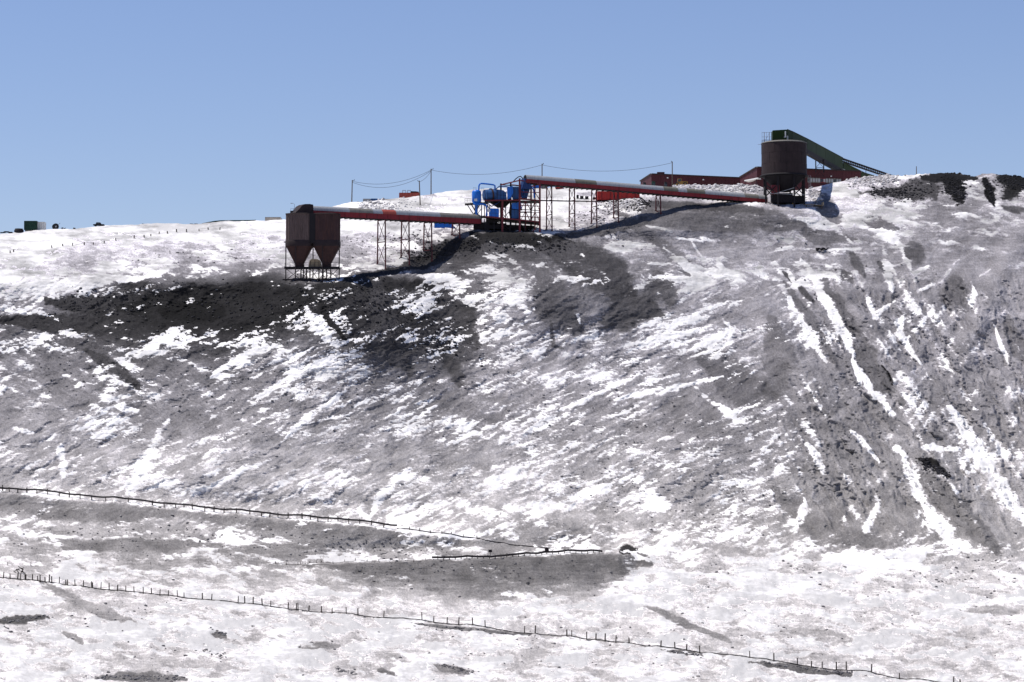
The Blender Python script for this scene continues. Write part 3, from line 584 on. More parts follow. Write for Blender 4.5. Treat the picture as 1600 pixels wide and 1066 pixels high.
# ------------------------------------------------------------------ covered conveyors
def conveyor(name, A, B, wid, hh, hr, panels, label, trestles, tname, lab_t, side=M_red, deck=.35):
    """A, B: centres of the belt underside. panels: (length share, material). trestles: (share, spread, braces)"""
    ax = (B - A); L_ = ax.length; d = ax.normalized(); dh = Vector((ax.x, ax.y, 0)).normalized(); n_ = Vector((dh.y, -dh.x, 0)); up = d.cross(n_).normalized()
    if up.z < 0: up = -up
    t = thing(name, A, label, 'conveyor')
    q = lambda s, a, h: d * s + n_ * a + up * h
    tot = sum(p[0] for p in panels); s = 0
    for i, (sh, mt) in enumerate(panels):
        l = L_ * sh / tot; k = max(1, round(l / 3.4))
        for j in range(k):
            a0 = s + l * j / k; a1 = s + l * (j + 1) / k - .03; grow = .03 * ((i + j) % 2) + random.uniform(0, .04); mb = MB()
            prof = [((wid / 2 + .06 + grow) * math.cos(th), hr - .05 + (hh + grow) * math.sin(th)) for th in np.linspace(0, math.pi, 13)]
            inner = [((wid / 2 - .03) * math.cos(th), hr - .05 + (hh - .09) * math.sin(th)) for th in np.linspace(math.pi, 0, 13)]
            mb.prism([q(a0, p[0], p[1]) for p in prof + inner], d * (a1 - a0)); mb.build('cover_panel', mt, t)
        s += l
    for sg in (1, -1):
        ns = max(2, round(L_ / 6.0))
        for j in range(ns):
            mb = MB(); mb.prism([q(L_ * j / ns, sg * wid / 2, z) for z in (0.0,)] + [q(L_ * j / ns, sg * wid / 2, hr), q(L_ * j / ns, sg * (wid / 2 - .14), hr), q(L_ * j / ns, sg * (wid / 2 - .14), 0)], d * (L_ / ns - .03))
            mb.box(q(L_ * (j + .5) / ns, sg * (wid / 2 + .04), hr * .5), (.10, .12, hr * .96), m=Matrix((d, n_, up)).transposed())
            mb.build('side_panel', side, t)
    mb = MB(); mb.prism([q(0, -wid / 2 + .05, -.12), q(0, wid / 2 - .05, -.12), q(0, wid / 2 - .05, .1), q(0, -wid / 2 + .05, .1)], d * L_)
    for j in range(int(L_ / 1.5)): mb.bar(q(j * 1.5 + .4, -wid / 2 - .1, -.22), q(j * 1.5 + .4, wid / 2 + .1, -.22), .16)
    mb.build('belt_deck', M_dark, t)
    for sh, spread, rows in trestles:
        c = A + q(L_ * sh, 0, -.2)
        tr = []
        tops = [c + n_ * spread * .5 * sg for sg in (1, -1)]
        feet = [foot(p + n_ * .25 * sg) - Vector((0, 0, .4)) for p, sg in zip(tops, (1, -1))]
        par = MB(); par.bar(tops[0] - A, tops[1] - A, .24); par.build('trestle_head', M_redt, t)
        for k in (0, 1):
            mb = MB(); mb.bar(tops[k] - A, feet[k] - A, .26); mb.box(feet[k] - A + Vector((0, 0, .45)), (.6, .6, .15)); mb.build('trestle_leg', M_redt, t)
        H = min(tops[0].z - feet[0].z, tops[1].z - feet[1].z); mb = MB(); hb = H / rows
        for r_ in range(rows):
            z0 = hb * r_; z1 = hb * (r_ + 1)
            a0 = tops[0].lerp(feet[0], z0 / (tops[0].z - feet[0].z)); b0 = tops[1].lerp(feet[1], z0 / (tops[1].z - feet[1].z))
            a1 = tops[0].lerp(feet[0], z1 * .97 / (tops[0].z - feet[0].z)); b1 = tops[1].lerp(feet[1], z1 * .97 / (tops[1].z - feet[1].z))
            mb.bar(a0 - A, b1 - A, .10); mb.bar(b0 - A, a1 - A, .10)
            if r_ < rows - 1 or rows == 1: mb.bar(a1 - A, b1 - A, .2)
        mb.build('trestle_brace', M_redt, t)
    return t
A1 = P(484, 337.5, Y0h + 1); B1 = P(748, 350.5, YT0 + 2)
G, Lr, T2, OL = M_grey, M_redc, M_oliv2, M_olive
c1 = conveyor('covered_conveyor', A1, B1, 2.5, 1.25, 1.35,
    [(54, G), (34, T2), (14, G), (20, Lr), (66, G), (62, T2)],
    'lower covered conveyor with patched grey and red hood running to the twin ore bins',
    [(.415, 3.6, 2), (.555, 3.6, 2), (.69, 3.6, 1), (.86, 3.4, 1)], '', '')
# blunt housing over the head pulley
d1 = (B1 - A1).normalized(); dh = Vector((d1.x, d1.y, 0)).normalized(); n1 = Vector((dh.y, -dh.x, 0))
mb = MB(); out = [(-5.1, -.4), (-4.9, .5), (-3.9, 1.4), (-3.1, 2.3), (-2.2, 2.75), (-.9, 2.85), (.15, 2.72), (.2, -.4)]
mb.prism([dh * a + Vector((0, 0, h)) + n1 * 1.5 for a, h in out], -n1 * 3.0); mb.build('head_housing', M_rust2, c1)

A2 = P(820, 286.5, YT0 + 1); B2 = P(1196, 318, float(depth(1200, 318)) + 3)
c2 = conveyor('covered_conveyor', A2, B2, 2.5, 1.25, 1.05,
    [(72, G), (32, OL), (102, G), (22, OL), (14, G), (28, OL), (62, G), (22, T2), (14, G)],
    'long upper covered conveyor with red sides rising from the round silo to the blue plant', 
    [(.098, 3.2, 3), (.19, 3.2, 3), (.28, 3.0, 2), (.37, 2.6, 1), (.545, 2.6, 1)], '', '')
d2 = (B2 - A2).normalized(); dh2 = Vector((d2.x, d2.y, 0)).normalized(); n2 = Vector((dh2.y, -dh2.x, 0))
mb = MB(); mb.tube(dh2 * .5 + n2 * 1.0 + Vector((0, 0, .9)), dh2 * .5 - n2 * 1.0 + Vector((0, 0, .9)), .55, n=16); mb.build('head_pulley', M_dark, c2)
mb = MB(); mb.prism([dh2 * a + Vector((0, 0, h)) + n2 * 1.1 for a, h in ((-.9, -1.6), (1.4, -1.6), (1.1, .9), (-.5, 1.2))], -n2 * 2.2); mb.build('discharge_chute', M_navy, c2)

# ------------------------------------------------------------------ steel tower of the crushing plant
YT = float(depth(805, 362)) + .3; sT = pm(YT); O = P(805, 362, YT)
def T(u, v, dy=0.0):
    """place in the tower's own elevation: u, v as surveyed, dy metres behind the front row"""
    p = P(u, v, YT); return Vector((p.x, YT + dy, p.z)) - O
tw = thing('steel_tower', O, 'red and black open steel tower that carries the blue crushing plant', 'steel tower')
def col(u, v0, dy, mt=M_redf, w=.46, v1=None):
    a = T(u, v0, dy); g = ground_z(O.x + a.x, O.y + a.y) - .5 - O.z if v1 is None else T(u, v1, dy).z
    mb = MB(); mb.bar(a, (a.x, a.y, g), w); return mb.build('column', mt, tw)
TD = 6.0
for u, v in ((812, 279), (843.5, 284), (785, 313)): col(u, v, 0, w=.5)
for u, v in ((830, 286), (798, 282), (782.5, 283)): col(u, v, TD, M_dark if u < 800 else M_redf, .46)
for u, dy_ in ((821, 3), (836, 3), (806, 5)): col(u, 312 if u < 830 else 288, dy_, M_redf, .34)
for u in (759, 772, 797, 820): col(u, 347, 0, M_dark, .26)
for u in (742, 752, 765, 778, 790, 806): col(u, 318, TD * .8, M_dark, .24)
def beam(a, b_, w=.28, mt=M_redf, nm='beam'):
    mb = MB(); mb.bar(a, b_, w); return mb.build(nm, mt, tw)
beam(T(812, 282), T(843.5, 287)); beam(T(782.5, 285, TD), T(830, 288, TD), .2, M_dark); beam(T(782.5, 285, TD), T(812, 282)); beam(T(830, 288, TD), T(843.5, 287)); beam(T(798, 284, TD), T(812, 290), .16)
beam(T(757, 313.5), T(812, 313), .34); beam(T(812, 311), T(843.5, 313.5), .34); beam(T(760, 312, TD), T(843, 312.5, TD), .28, M_dark)
beam(T(843.5, 313.5), T(905, 309, 9), .30, M_dark); beam(T(905, 309, 9), T(937, 306.5, 14), .26, M_dark)
beam(T(812, 327), T(843.5, 329.5), .16, M_dark); beam(T(795, 328, TD), T(830, 327.5, TD), .18, M_dark); beam(T(812, 331, 2), T(843, 330, 4), .14, M_dark)
beam(T(812, 300), T(843.5, 301), .2); beam(T(798, 303, TD), T(830, 303, TD), .2); beam(T(812, 321), T(843.5, 322.5), .2); beam(T(812, 338), T(843.5, 340), .2); beam(T(759, 338.5), T(843.5, 347), .34); beam(T(812, 344, TD), T(843.5, 346, 0), .2)
for a, b_ in (((831, 289, TD), (843, 312, 0)), ((812, 312, 0), (828, 289, TD)), ((813, 329, 0), (821, 314, 0)), ((821, 314, 0), (830, 328, 3)), ((830, 328, 3), (836, 315, 0)), ((836, 315, 0), (843, 329, 0)),
              ((813, 345, 0), (821, 330, 0)), ((821, 330, 0), (829, 345, 3)), ((829, 345, 3), (836, 331, 0)), ((836, 331, 0), (843, 346, 0)), ((832, 362, 0), (843, 350, 0)),
              ((781, 326, TD), (797, 344, TD)), ((797, 326, TD), (779, 344, TD)), ((785, 320, TD), (795, 340, TD)), ((741, 322, TD), (751, 338, TD)), ((752, 322, TD), (741, 338, TD)), ((765, 350, TD), (790, 362, TD)), ((790, 350, TD), (765, 362, TD)), ((797, 350, TD), (820, 362, TD))):
    beam(T(*a), T(*b_), .15, M_redf if a[0] > 811 else M_dark, 'brace')
def deck(u0, u1, v0, v1, d0, d1, mt=M_dark, nm='platform', th=.16):
    a, b_ = T(u0, v0, d0), T(u1, v1, d0); mb = MB()
    mb.prism([a, b_, b_ + Vector((0, 0, -th)), a + Vector((0, 0, -th))], (0, d1 - d0, 0)); return mb.build(nm, mt, tw)
deck(757, 843, 313, 313.5, .3, TD); deck(759, 843, 339, 347, .3, TD + 2, M_rust2); deck(726, 760, 317, 315, 1.5, TD - .5); deck(731, 760, 335, 337, 1.5, TD)
mb = MB()
for k in range(9):
    a = T(726 + k * 4.2, 315.8 - .2 * k, 1.5); mb.bar(a, a + Vector((0, 0, 1.0)), .05)
mb.bar(T(726, 309.6, 1.5), T(760, 308, 1.5), .05); mb.bar(T(726, 312.6, 1.5), T(760, 311, 1.5), .05); mb.build('railing', M_dark, tw)
mb = MB()
for k in range(13):
    a = T(844 + k * 7, 313 - .42 * k, k * .9); mb.bar(a, a + Vector((0, 0, .9)), .045)
mb.build('railing', M_dark, tw)
mb = MB(); a, b_ = T(790, 340, 2), T(759, 362, 2)
mb.bar(T(757, 336, 1), T(742, 352, 1), .5, .2); mb.build('stair', M_dark, tw)
# dark machinery crowded under the middle deck
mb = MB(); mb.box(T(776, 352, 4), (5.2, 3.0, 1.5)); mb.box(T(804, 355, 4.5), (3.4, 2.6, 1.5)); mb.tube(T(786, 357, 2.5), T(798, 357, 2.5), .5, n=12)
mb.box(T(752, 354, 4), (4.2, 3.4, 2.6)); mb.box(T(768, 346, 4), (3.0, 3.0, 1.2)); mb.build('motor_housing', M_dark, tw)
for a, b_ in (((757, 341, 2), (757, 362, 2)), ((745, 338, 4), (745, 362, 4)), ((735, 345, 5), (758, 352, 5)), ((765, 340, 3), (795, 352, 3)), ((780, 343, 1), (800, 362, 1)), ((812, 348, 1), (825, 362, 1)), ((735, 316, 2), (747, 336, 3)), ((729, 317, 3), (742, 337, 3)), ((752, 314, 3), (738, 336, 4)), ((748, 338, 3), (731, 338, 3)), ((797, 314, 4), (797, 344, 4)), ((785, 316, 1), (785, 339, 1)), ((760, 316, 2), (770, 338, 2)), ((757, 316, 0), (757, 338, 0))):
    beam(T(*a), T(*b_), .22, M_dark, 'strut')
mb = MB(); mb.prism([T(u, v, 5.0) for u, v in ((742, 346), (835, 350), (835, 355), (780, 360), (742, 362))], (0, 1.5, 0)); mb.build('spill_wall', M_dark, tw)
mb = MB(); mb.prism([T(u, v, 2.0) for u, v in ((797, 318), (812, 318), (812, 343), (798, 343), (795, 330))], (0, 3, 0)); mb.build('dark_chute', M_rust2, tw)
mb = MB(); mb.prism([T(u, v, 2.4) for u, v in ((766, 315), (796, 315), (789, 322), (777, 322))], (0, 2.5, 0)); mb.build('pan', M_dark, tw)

# blue machines, each resting on the tower
def blue(name, u, v, dy, label, cat):
    p = T(u, v, dy) + O
    return thing(name, p, label, cat), p
dc, p0 = blue('dust_collector', 744.5, 336, 1.2, 'bright blue upright dust collector vessel with cone and looping pipe left of the tower', 'dust collector')
def rp(u, v, dy): return T(u, v, dy) + O - p0
mb = MB(); c = rp(744.5, 336, 1.2); zv = lambda v: rp(744.5, v, 1.2).z
mb.lathe((0, 0, 0), [(.25, zv(345)), (.35, zv(322)), (1.05, zv(316)), (1.22, zv(314)), (1.22, zv(300)), (1.05, zv(297.5)), (.4, zv(296))], 20); mb.build('vessel', M_blue, dc)
mb = MB(); mb.box((-.2, -1.24, zv(312.5)), (.75, .05, .65)); mb.build('label_plate', M_white, dc)
mb = MB(); mb.path([rp(748, 298, 1.2), rp(748.2, 290, 1.2), rp(749.5, 287, 1.2), rp(752, 286, 1.3), rp(760, 286.3, 1.8), rp(771, 287.5, 2.2), rp(773.2, 289, 2.2), rp(773.5, 296, 2.2)], .21, 8); mb.build('pipe', M_blue, dc)
mb = MB(); mb.path([rp(740, 315, .4), rp(740.5, 318.5, .2), rp(744, 319.5, .1), rp(754, 319, .1), rp(758, 320, .1), rp(760.5, 323, .1), rp(760.5, 335, .1), rp(760, 338, .1)], .27, 8); mb.build('pipe', M_blue, dc)
mb = MB()
for x0 in (739.5, 744, 752, 756):
    a = rp(x0, 297, 1.2); mb.bar(a, a + Vector((0, 0, .8)), .05)
for x0, x1 in ((739.5, 744), (752, 756)):
    for h in (.4, .8): mb.bar(rp(x0, 297, 1.2) + Vector((0, 0, h)), rp(x1, 297, 1.2) + Vector((0, 0, h)), .05)
mb.build('top_railing', M_grey, dc)
dr, p0 = blue('rotary_screen', 777, 312.5, 2.4, 'grey blue drum and boxy screen lying on the tower deck behind the pipe', 'screen machine')
mb = MB(); mb.tube(rp(757, 304.5, 1.4), rp(772, 303, 2.6), 1.45, 1.6, n=24); mb.build('drum', M_blued, dr)
mb = MB(); mb.tube(rp(766, 303.4, 2.1), rp(768, 303.2, 2.25), 1.72, n=24); mb.build('drum_ring', M_rust, dr)
mb = MB(); mb.prism([rp(u, v, 1.5) for u, v in ((771.5, 311.5), (792, 312), (791, 300), (786, 296.5), (773, 294.5))], (0, 2.8, 0)); mb.build('casing', M_blued, dr)
for u0 in (771.6, 776.5, 782, 787):
    mb = MB(); mb.box(rp(u0 + 2.3, 307.6, 1.46), (.75, .06, .8)); mb.build('casing_panel', M_blued, dr)
mb = MB(); [mb.bar(rp(u0, 311.5, 1.44), rp(u0, 297, 1.44), .08) for u0 in (771.8, 777, 782, 787, 791)]; mb.bar(rp(771.6, 303.5, 1.43), rp(791.4, 304.5, 1.43), .09); mb.build('rib', M_navy, dr)
mb = MB(); mb.tube(rp(793, 306, 2.6), rp(797, 306, 2.7), .75, 1.0, n=16); mb.build('end_cone', M_navy, dr)
mb = MB(); mb.path([rp(774, 295, 2.2), rp(780, 289.5, 2.4), rp(790, 290, 2.6), rp(797, 291.5, 2.8), rp(799, 296, 2.9)], .16, 6); mb.path([rp(757, 309, 1), rp(760, 316, 1), rp(768, 322, 1), rp(776, 318, 1), rp(782, 313, 1)], .14, 6); mb.build('hose', M_navy, dr)
ch, p0 = blue('crusher_hopper', 812, 312, 2.0, 'deep blue feed hopper slanting down inside the tower under the upper conveyor', 'hopper')
mb = MB(); mb.prism([rp(u, v, 1.6) for u, v in ((800, 291), (811, 291), (811, 309), (802, 311), (799, 304))], (0, 3, 0)); mb.build('crusher_body', M_blued, ch)
mb = MB(); mb.prism([rp(u, v, 1.2) for u, v in ((811.5, 288), (829.5, 288.5), (823.5, 308.5), (813, 309.5))], (0, 3.2, 0)); mb.build('feed_box', M_navy, ch)
mb = MB(); mb.prism([rp(u, v, 1.3) for u, v in ((799.5, 317), (814, 315), (816, 327), (800, 325.5))], (0, 2.6, 0)); mb.build('outlet_box', M_blue, ch)
mb = MB(); mb.path([rp(802, 282, 3), rp(806, 277.5, 3), rp(810, 274.5, 3), rp(813.5, 273.6, 3), rp(816, 276, 3), rp(818, 280, 3)], .14, 6); mb.build('bent_pipe', M_dark, ch)
mb = MB(); mb.prism([rp(u, v, 1.0) for u, v in ((792, 293), (801, 290), (802, 300), (798, 309), (793, 311))], (0, 2.2, 0)); mb.build('side_chute', M_blue, ch)
mb = MB(); mb.box(rp(806, 334, 2.2), (2.2, 2.2, 2.3)); mb.build('lower_box', M_blued, ch)
mb = MB(); mb.path([rp(829, 290, 1.1), rp(834, 296, 1.1), rp(835, 309, 1.1)], .2, 6); mb.path([rp(816, 292, .9), rp(819, 300, .9), rp(816, 308, .9)], .12, 6); mb.build('down_pipe', M_blue, ch)
mb = MB(); [mb.bar(rp(812 + k * 3.6, 289, 1.13), rp(813.5 + k * 2.6, 308.5, 1.13), .08) for k in range(5)]; mb.bar(rp(812, 298, 1.12), rp(827, 298.5, 1.12), .1); mb.build('rib', M_blued, ch)
fx, p0 = blue('fan_box', 771, 340, .8, 'bright blue square fan box on the lower deck of the tower', 'fan box')
mb = MB(); mb.prism([rp(u, v, .2) for u, v in ((764, 339.2), (779.5, 340.2), (779.8, 327), (776.5, 325.8), (765.5, 325.5), (763.8, 328))], (0, 2.4, 0)); mb.build('casing', M_blue, fx)
mb = MB(); mb.tube(rp(763.5, 329, .25), rp(763.8, 329, -.05), .42, n=14); mb.build('inspection_cover', M_white, fx)
mb = MB(); [mb.bar(rp(u0, 338.8, .16), rp(u0, 327, .16), .06) for u0 in (768.5, 774)]; mb.bar(rp(764, 333, .15), rp(779.5, 333.6, .15), .06); mb.build('rib', M_blued, fx)

# ------------------------------------------------------------------ round silo with the green gallery
YS = float(depth(1225, 318)) + .5; O = P(1225.5, 318, YS); sS = pm(YS)
zs = lambda v: P(1225.5, v, YS).z - O.z
xS = lambda u: P(u, 318, YS).x - O.x
si = thing('round_silo', O, 'big dark brown round silo on stout legs at the top right of the slope', 'silo')
RS = 6.15
nseg = 12; rows = [(zs(274), zs(257.5)), (zs(257.3), zs(241)), (zs(240.8), zs(224.5))]
for r_, (za, zb_) in enumerate(rows):
    for k in range(nseg):
        mb = MB(); th = np.linspace(2 * math.pi * (k + .5 * (r_ % 2)) / nseg + .004, 2 * math.pi * (k + 1 + .5 * (r_ % 2)) / nseg - .004, 6); rr = RS + .03 * ((k + r_) % 2)
        o_ = [(rr * math.cos(a), rr * math.sin(a), za) for a in th] + [((rr - .12) * math.cos(a), (rr - .12) * math.sin(a), za) for a in th[::-1]]
        mb.prism(o_, (0, 0, zb_ - za)); mb.build('wall_plate', M_rust2 if r_ else M_rust2, si)
mb = MB(); mb.lathe((0, 0, 0), [(RS + .45, zs(276.4)), (RS + .5, zs(275.4)), (RS + .08, zs(273.8))], 48); mb.build('bottom_flange', M_dark, si)
mb = MB(); mb.lathe((0, 0, 0), [(RS + .12, zs(225.2)), (RS + .14, zs(224.2)), (RS - .6, zs(222.6)), (1.0, zs(220.5))], 48); mb.build('roof', M_oliv2, si)
mb = MB(); mb.lathe((0, 0, 0), [(1.7, zs(300)), (2.1, zs(298)), (RS - .3, zs(277))], 32); mb.build('hopper_cone', M_dark, si)
for k in range(8):
    a = 2 * math.pi * (k + .5) / 8; x, y = (RS - .5) * math.cos(a), (RS - .5) * math.sin(a); g = ground_z(O.x + x, O.y + y) - .5 - O.z
    mb = MB(); mb.bar((x, y, g), (x, y, zs(276)), .42); mb.build('leg', M_dark, si)
    a2 = 2 * math.pi * (k + 1.5) / 8; x2, y2 = (RS - .5) * math.cos(a2), (RS - .5) * math.sin(a2)
    if k not in (5, 1):
        mb = MB(); mb.bar((x, y, zs(308)), (x2, y2, zs(290)), .2); mb.bar((x2, y2, zs(308)), (x, y, zs(290)), .2); mb.build('brace', M_dark, si)
mb = MB(); mb.bar((xS(1206), -RS - .1, zs(307)), (xS(1237), -RS - .3, zs(297.5)), .12); mb.bar((xS(1200), -RS, zs(306)), (xS(1262), -RS + 1.2, zs(308)), .10); mb.build('handrail', M_grey, si)
mb = MB(); mb.box((xS(1222), 1.0, zs(310)), (5.6, 5.0, 2.6)); mb.box((xS(1246), 1.5, zs(312)), (3.4, 4.0, 2.0)); mb.build('feeder_housing', M_dark, si)
mb = MB(); mb.box((xS(1210), -2.4, zs(298)), (2.2, 1.6, 2.4)); mb.build('control_cabinet', M_redf, si)
mb = MB(); gx, gy = xS(1262.5), -2.6
g = ground_z(O.x + gx, O.y + gy) - O.z
for dx in (0, .5): mb.bar((gx + dx, gy, g - .2), (gx + dx, gy, zs(276)), .07)
for k in range(16): mb.bar((gx, gy, g + k * .44), (gx + .5, gy, g + k * .44), .05)
mb.build('ladder', M_grey, si)
mb = MB(); xr = [xS(u) for u in (1190.5, 1194, 1197.5, 1202, 1206)]
for k, x in enumerate(xr):
    mb.bar((x, -1.2, zs(224)), (x, -1.2, zs(207.5)), .16 if k in (1, 3) else .07)
for h in (208, 215, 220): mb.bar((xr[0], -1.2, zs(h)), (xr[-1], -1.2, zs(h)), .08)
mb.bar((xr[1], -1.2, zs(223)), (xr[3], -1.2, zs(209)), .07); mb.bar((xr[0] - 1.2, -1.4, zs(227)), (xr[0] + .4, -1.4, zs(227)), .07)
mb.build('rail_cage', M_grey, si)
for k in range(22): pass
mb = MB()
for k in range(36):
    a = math.pi + math.pi * k / 35; x, y = (RS - .1) * math.cos(a), (RS - .1) * math.sin(a); mb.bar((x, y, zs(224)), (x, y, zs(224) + .75), .045)
mb.build('rim_railing', M_dark, si)
# green head house and gallery
gg = thing('green_gallery', P(1224, 222, YS), 'dark green enclosed conveyor gallery sloping down from the roof of the round silo', 'conveyor gallery')
Og = P(1224, 222, YS)
def Q(u, v, Y=YS): return P(u, v, Y) - Og
yv = Vector((0, 4.2, 0))
mb = MB(); mb.prism([Q(1207.5, 222.5, YS - 2), Q(1230, 223, YS - 2), Q(1230, 202.6, YS - 2), Q(1227, 202.6, YS - 2), Q(1207.5, 203.8, YS - 2)], (0, 4.5, 0)); mb.build('head_house', M_green, gg)
GA = [(1230.2, 202.6, YS - 2), (1239, 206.2, YS + 2), (1262, 217.5, YS + 16), (1290, 232.5, YS + 38), (1317, 247.0, YS + 58)]
GB = [(1230.2, 223, YS - 2), (1240, 226, YS + 2), (1262, 233.5, YS + 16), (1290, 249.5, YS + 38), (1317, 264.5, YS + 58)]
for k in range(4):
    nsub = 2 if k else 1
    for j in range(nsub):
        f0, f1 = j / nsub, (j + 1) / nsub - .006
        pt = lambda Lst, f: Q(*Lst[k]).lerp(Q(*Lst[k + 1]), f)
        mb = MB(); mb.prism([pt(GA, f0), pt(GA, f1), pt(GB, f1), pt(GB, f0)], (0, 3.2 + .05 * (j % 2), 0)); mb.build('gallery_panel', M_green, gg)
for k in range(1, 4):
    a, b_ = Q(*GB[k]), Q(*GB[k + 1]); mb = MB(); mb.prism([a + Vector((0, -.15, 0)), b_ + Vector((0, -.15, 0)), b_ + Vector((0, -.15, -1.3)), a + Vector((0, -.15, -1.3))], (0, 3.5, 0)); mb.build('floor_girder', M_dark, gg)
for k in range(4):
    a, b_ = Q(*GA[k]), Q(*GA[k + 1]); mb = MB(); mb.bar(a + Vector((0, -.08, .06)), b_ + Vector((0, -.08, .06)), .14); mb.build('roof_edge', M_dark, gg)
mb = MB(); mb.box(Q(1227.2, 210, YS - 2.1), (.35, .08, 1.7)); mb.build('window', M_white, gg)
mb = MB(); mb.box(Q(1230.5, 217, YS - 2.15), (.4, .08, 1.6)); mb.box(Q(1226, 214, YS - 2.12), (.3, .06, .5)); mb.build('door', M_grey, gg)
for (u, v0), (u2, v2), Yt in (((1274.5, 241.5), (1287, 249), YS + 34), ((1302.5, 258), (1313.5, 264), YS + 54)):
    a, b_ = P(u, v0, Yt), P(u2, v2, Yt); zg = P(1283, 270, Yt).z
    for p in (a, b_):
        mb = MB(); mb.bar(p - Og, Vector((p.x, p.y, zg)) - Og, .28); mb.build('trestle_leg', M_dark, gg)
    mb = MB(); zt_ = b_.z; hq = 2.4; z = zt_
    while z > zg + 1:
        mb.bar(Vector((a.x, a.y, z)) - Og, Vector((b_.x, b_.y, z - hq)) - Og, .1); mb.bar(Vector((b_.x, b_.y, z)) - Og, Vector((a.x, a.y, z - hq)) - Og, .1); mb.bar(Vector((a.x, a.y, z - hq)) - Og, Vector((b_.x, b_.y, z - hq)) - Og, .12); z -= hq
    mb.build('trestle_brace', M_dark, gg)
mb = MB(); mb.prism([Q(1318, 254, YS + 58.5), Q(1330, 259, YS + 64), Q(1352, 270, YS + 76), Q(1369, 275, YS + 86), Q(1369, 284, YS + 86), Q(1340, 279, YS + 70), Q(1318, 265.5, YS + 58.5)], (0, 3, 0)); mb.build('lower_gallery', M_green, gg)
mb = MB(); mb.bar(Q(1317, 264, YS + 58), Q(1343, 277.5, YS + 71), .14); mb.build('roof_edge', M_grey, gg)
lt = thing('lattice_conveyor', P(1312, 248, 782), 'open black lattice conveyor on the skyline running down behind the snowy crest', 'conveyor')
Ol = P(1312, 248, 782)
la, lb = P(1312, 246.0, 781) - Ol, P(1402, 277.0, 812) - Ol; d_ = lb - la; dn = d_.normalized()
for yo in (0, 1.5):
    for dz in (0, -.85):
        mb = MB(); mb.bar(la + Vector((0, yo, dz)), lb + Vector((0, yo, dz)), .2); mb.build('chord', M_dark, lt)
nb_ = 26; mb = MB()
for k in range(nb_):
    p = la + d_ * (k / nb_); q_ = la + d_ * ((k + 1) / nb_)
    for yo in (0, 1.5):
        mb.bar(p + Vector((0, yo, 0)), q_ + Vector((0, yo, -.85)), .1); mb.bar(p + Vector((0, yo, 0)), p + Vector((0, yo, -.85)), .07)
    mb.bar(p, p + Vector((0, 1.5, 0)), .08); mb.tube(p + Vector((0, .1, .14)), p + Vector((0, 1.4, .14)), .09, n=6)
mb.build('lacing', M_dark, lt)
mb = MB(); mb.prism([la + Vector((0, .3, .18)), lb + Vector((0, .3, .18)), lb + Vector((0, .3, .22)), la + Vector((0, .3, .22))], (0, .9, 0)); mb.build('belt', M_rubber, lt)
for f in (.45, .72, .93):
    p = la + d_ * f + Vector((0, .7, -.8)); wpos = p + Ol; zg = ground_z(wpos.x, wpos.y) - .5 - Ol.z
    if zg < p.z: mb = MB(); mb.bar(p, (p.x, p.y, zg), .16); mb.build('support_leg', M_dark, lt)

# pallet-like timber landing and yellow drum at the silo's foot
p = ground(1268, 323); lnd = thing('timber_landing', p, 'low weathered timber landing on dark posts right of the round silo', 'timber landing', rz=.12)
for k in range(7):
    mb = MB(); mb.box((-1.6 + k * .72 + .02 * (k % 2), 0, .55 - .03 * k), (.66, 1.5, .1)); mb.build('plank', M_lwood, lnd)
for x in (-1.5, .6, 2.7):
    mb = MB(); mb.bar((x, -.5, -.7), (x, -.5, .5 - .03 * x), .2); mb.build('post', M_wood, lnd)
mb = MB(); mb.box((3.1, 0, .75), (.3, 1.6, .9)); mb.build('end_board', M_lwood, lnd)
p = ground(1239, 318); yd = thing('yellow_drum', p, 'small yellow drum standing at the foot of the round silo', 'drum')
mb = MB(); mb.lathe((0, 0, -.1), [(.42, 0), (.45, .3), (.42, .6), (.45, .9), (.36, 1.3), (.2, 1.5)], 16); mb.build('drum_body', M_yel, yd); mb = MB(); mb.tube((0, 0, 1.35), (0, 0, 1.9), .1, n=8); mb.build('spout', M_rust2, yd)

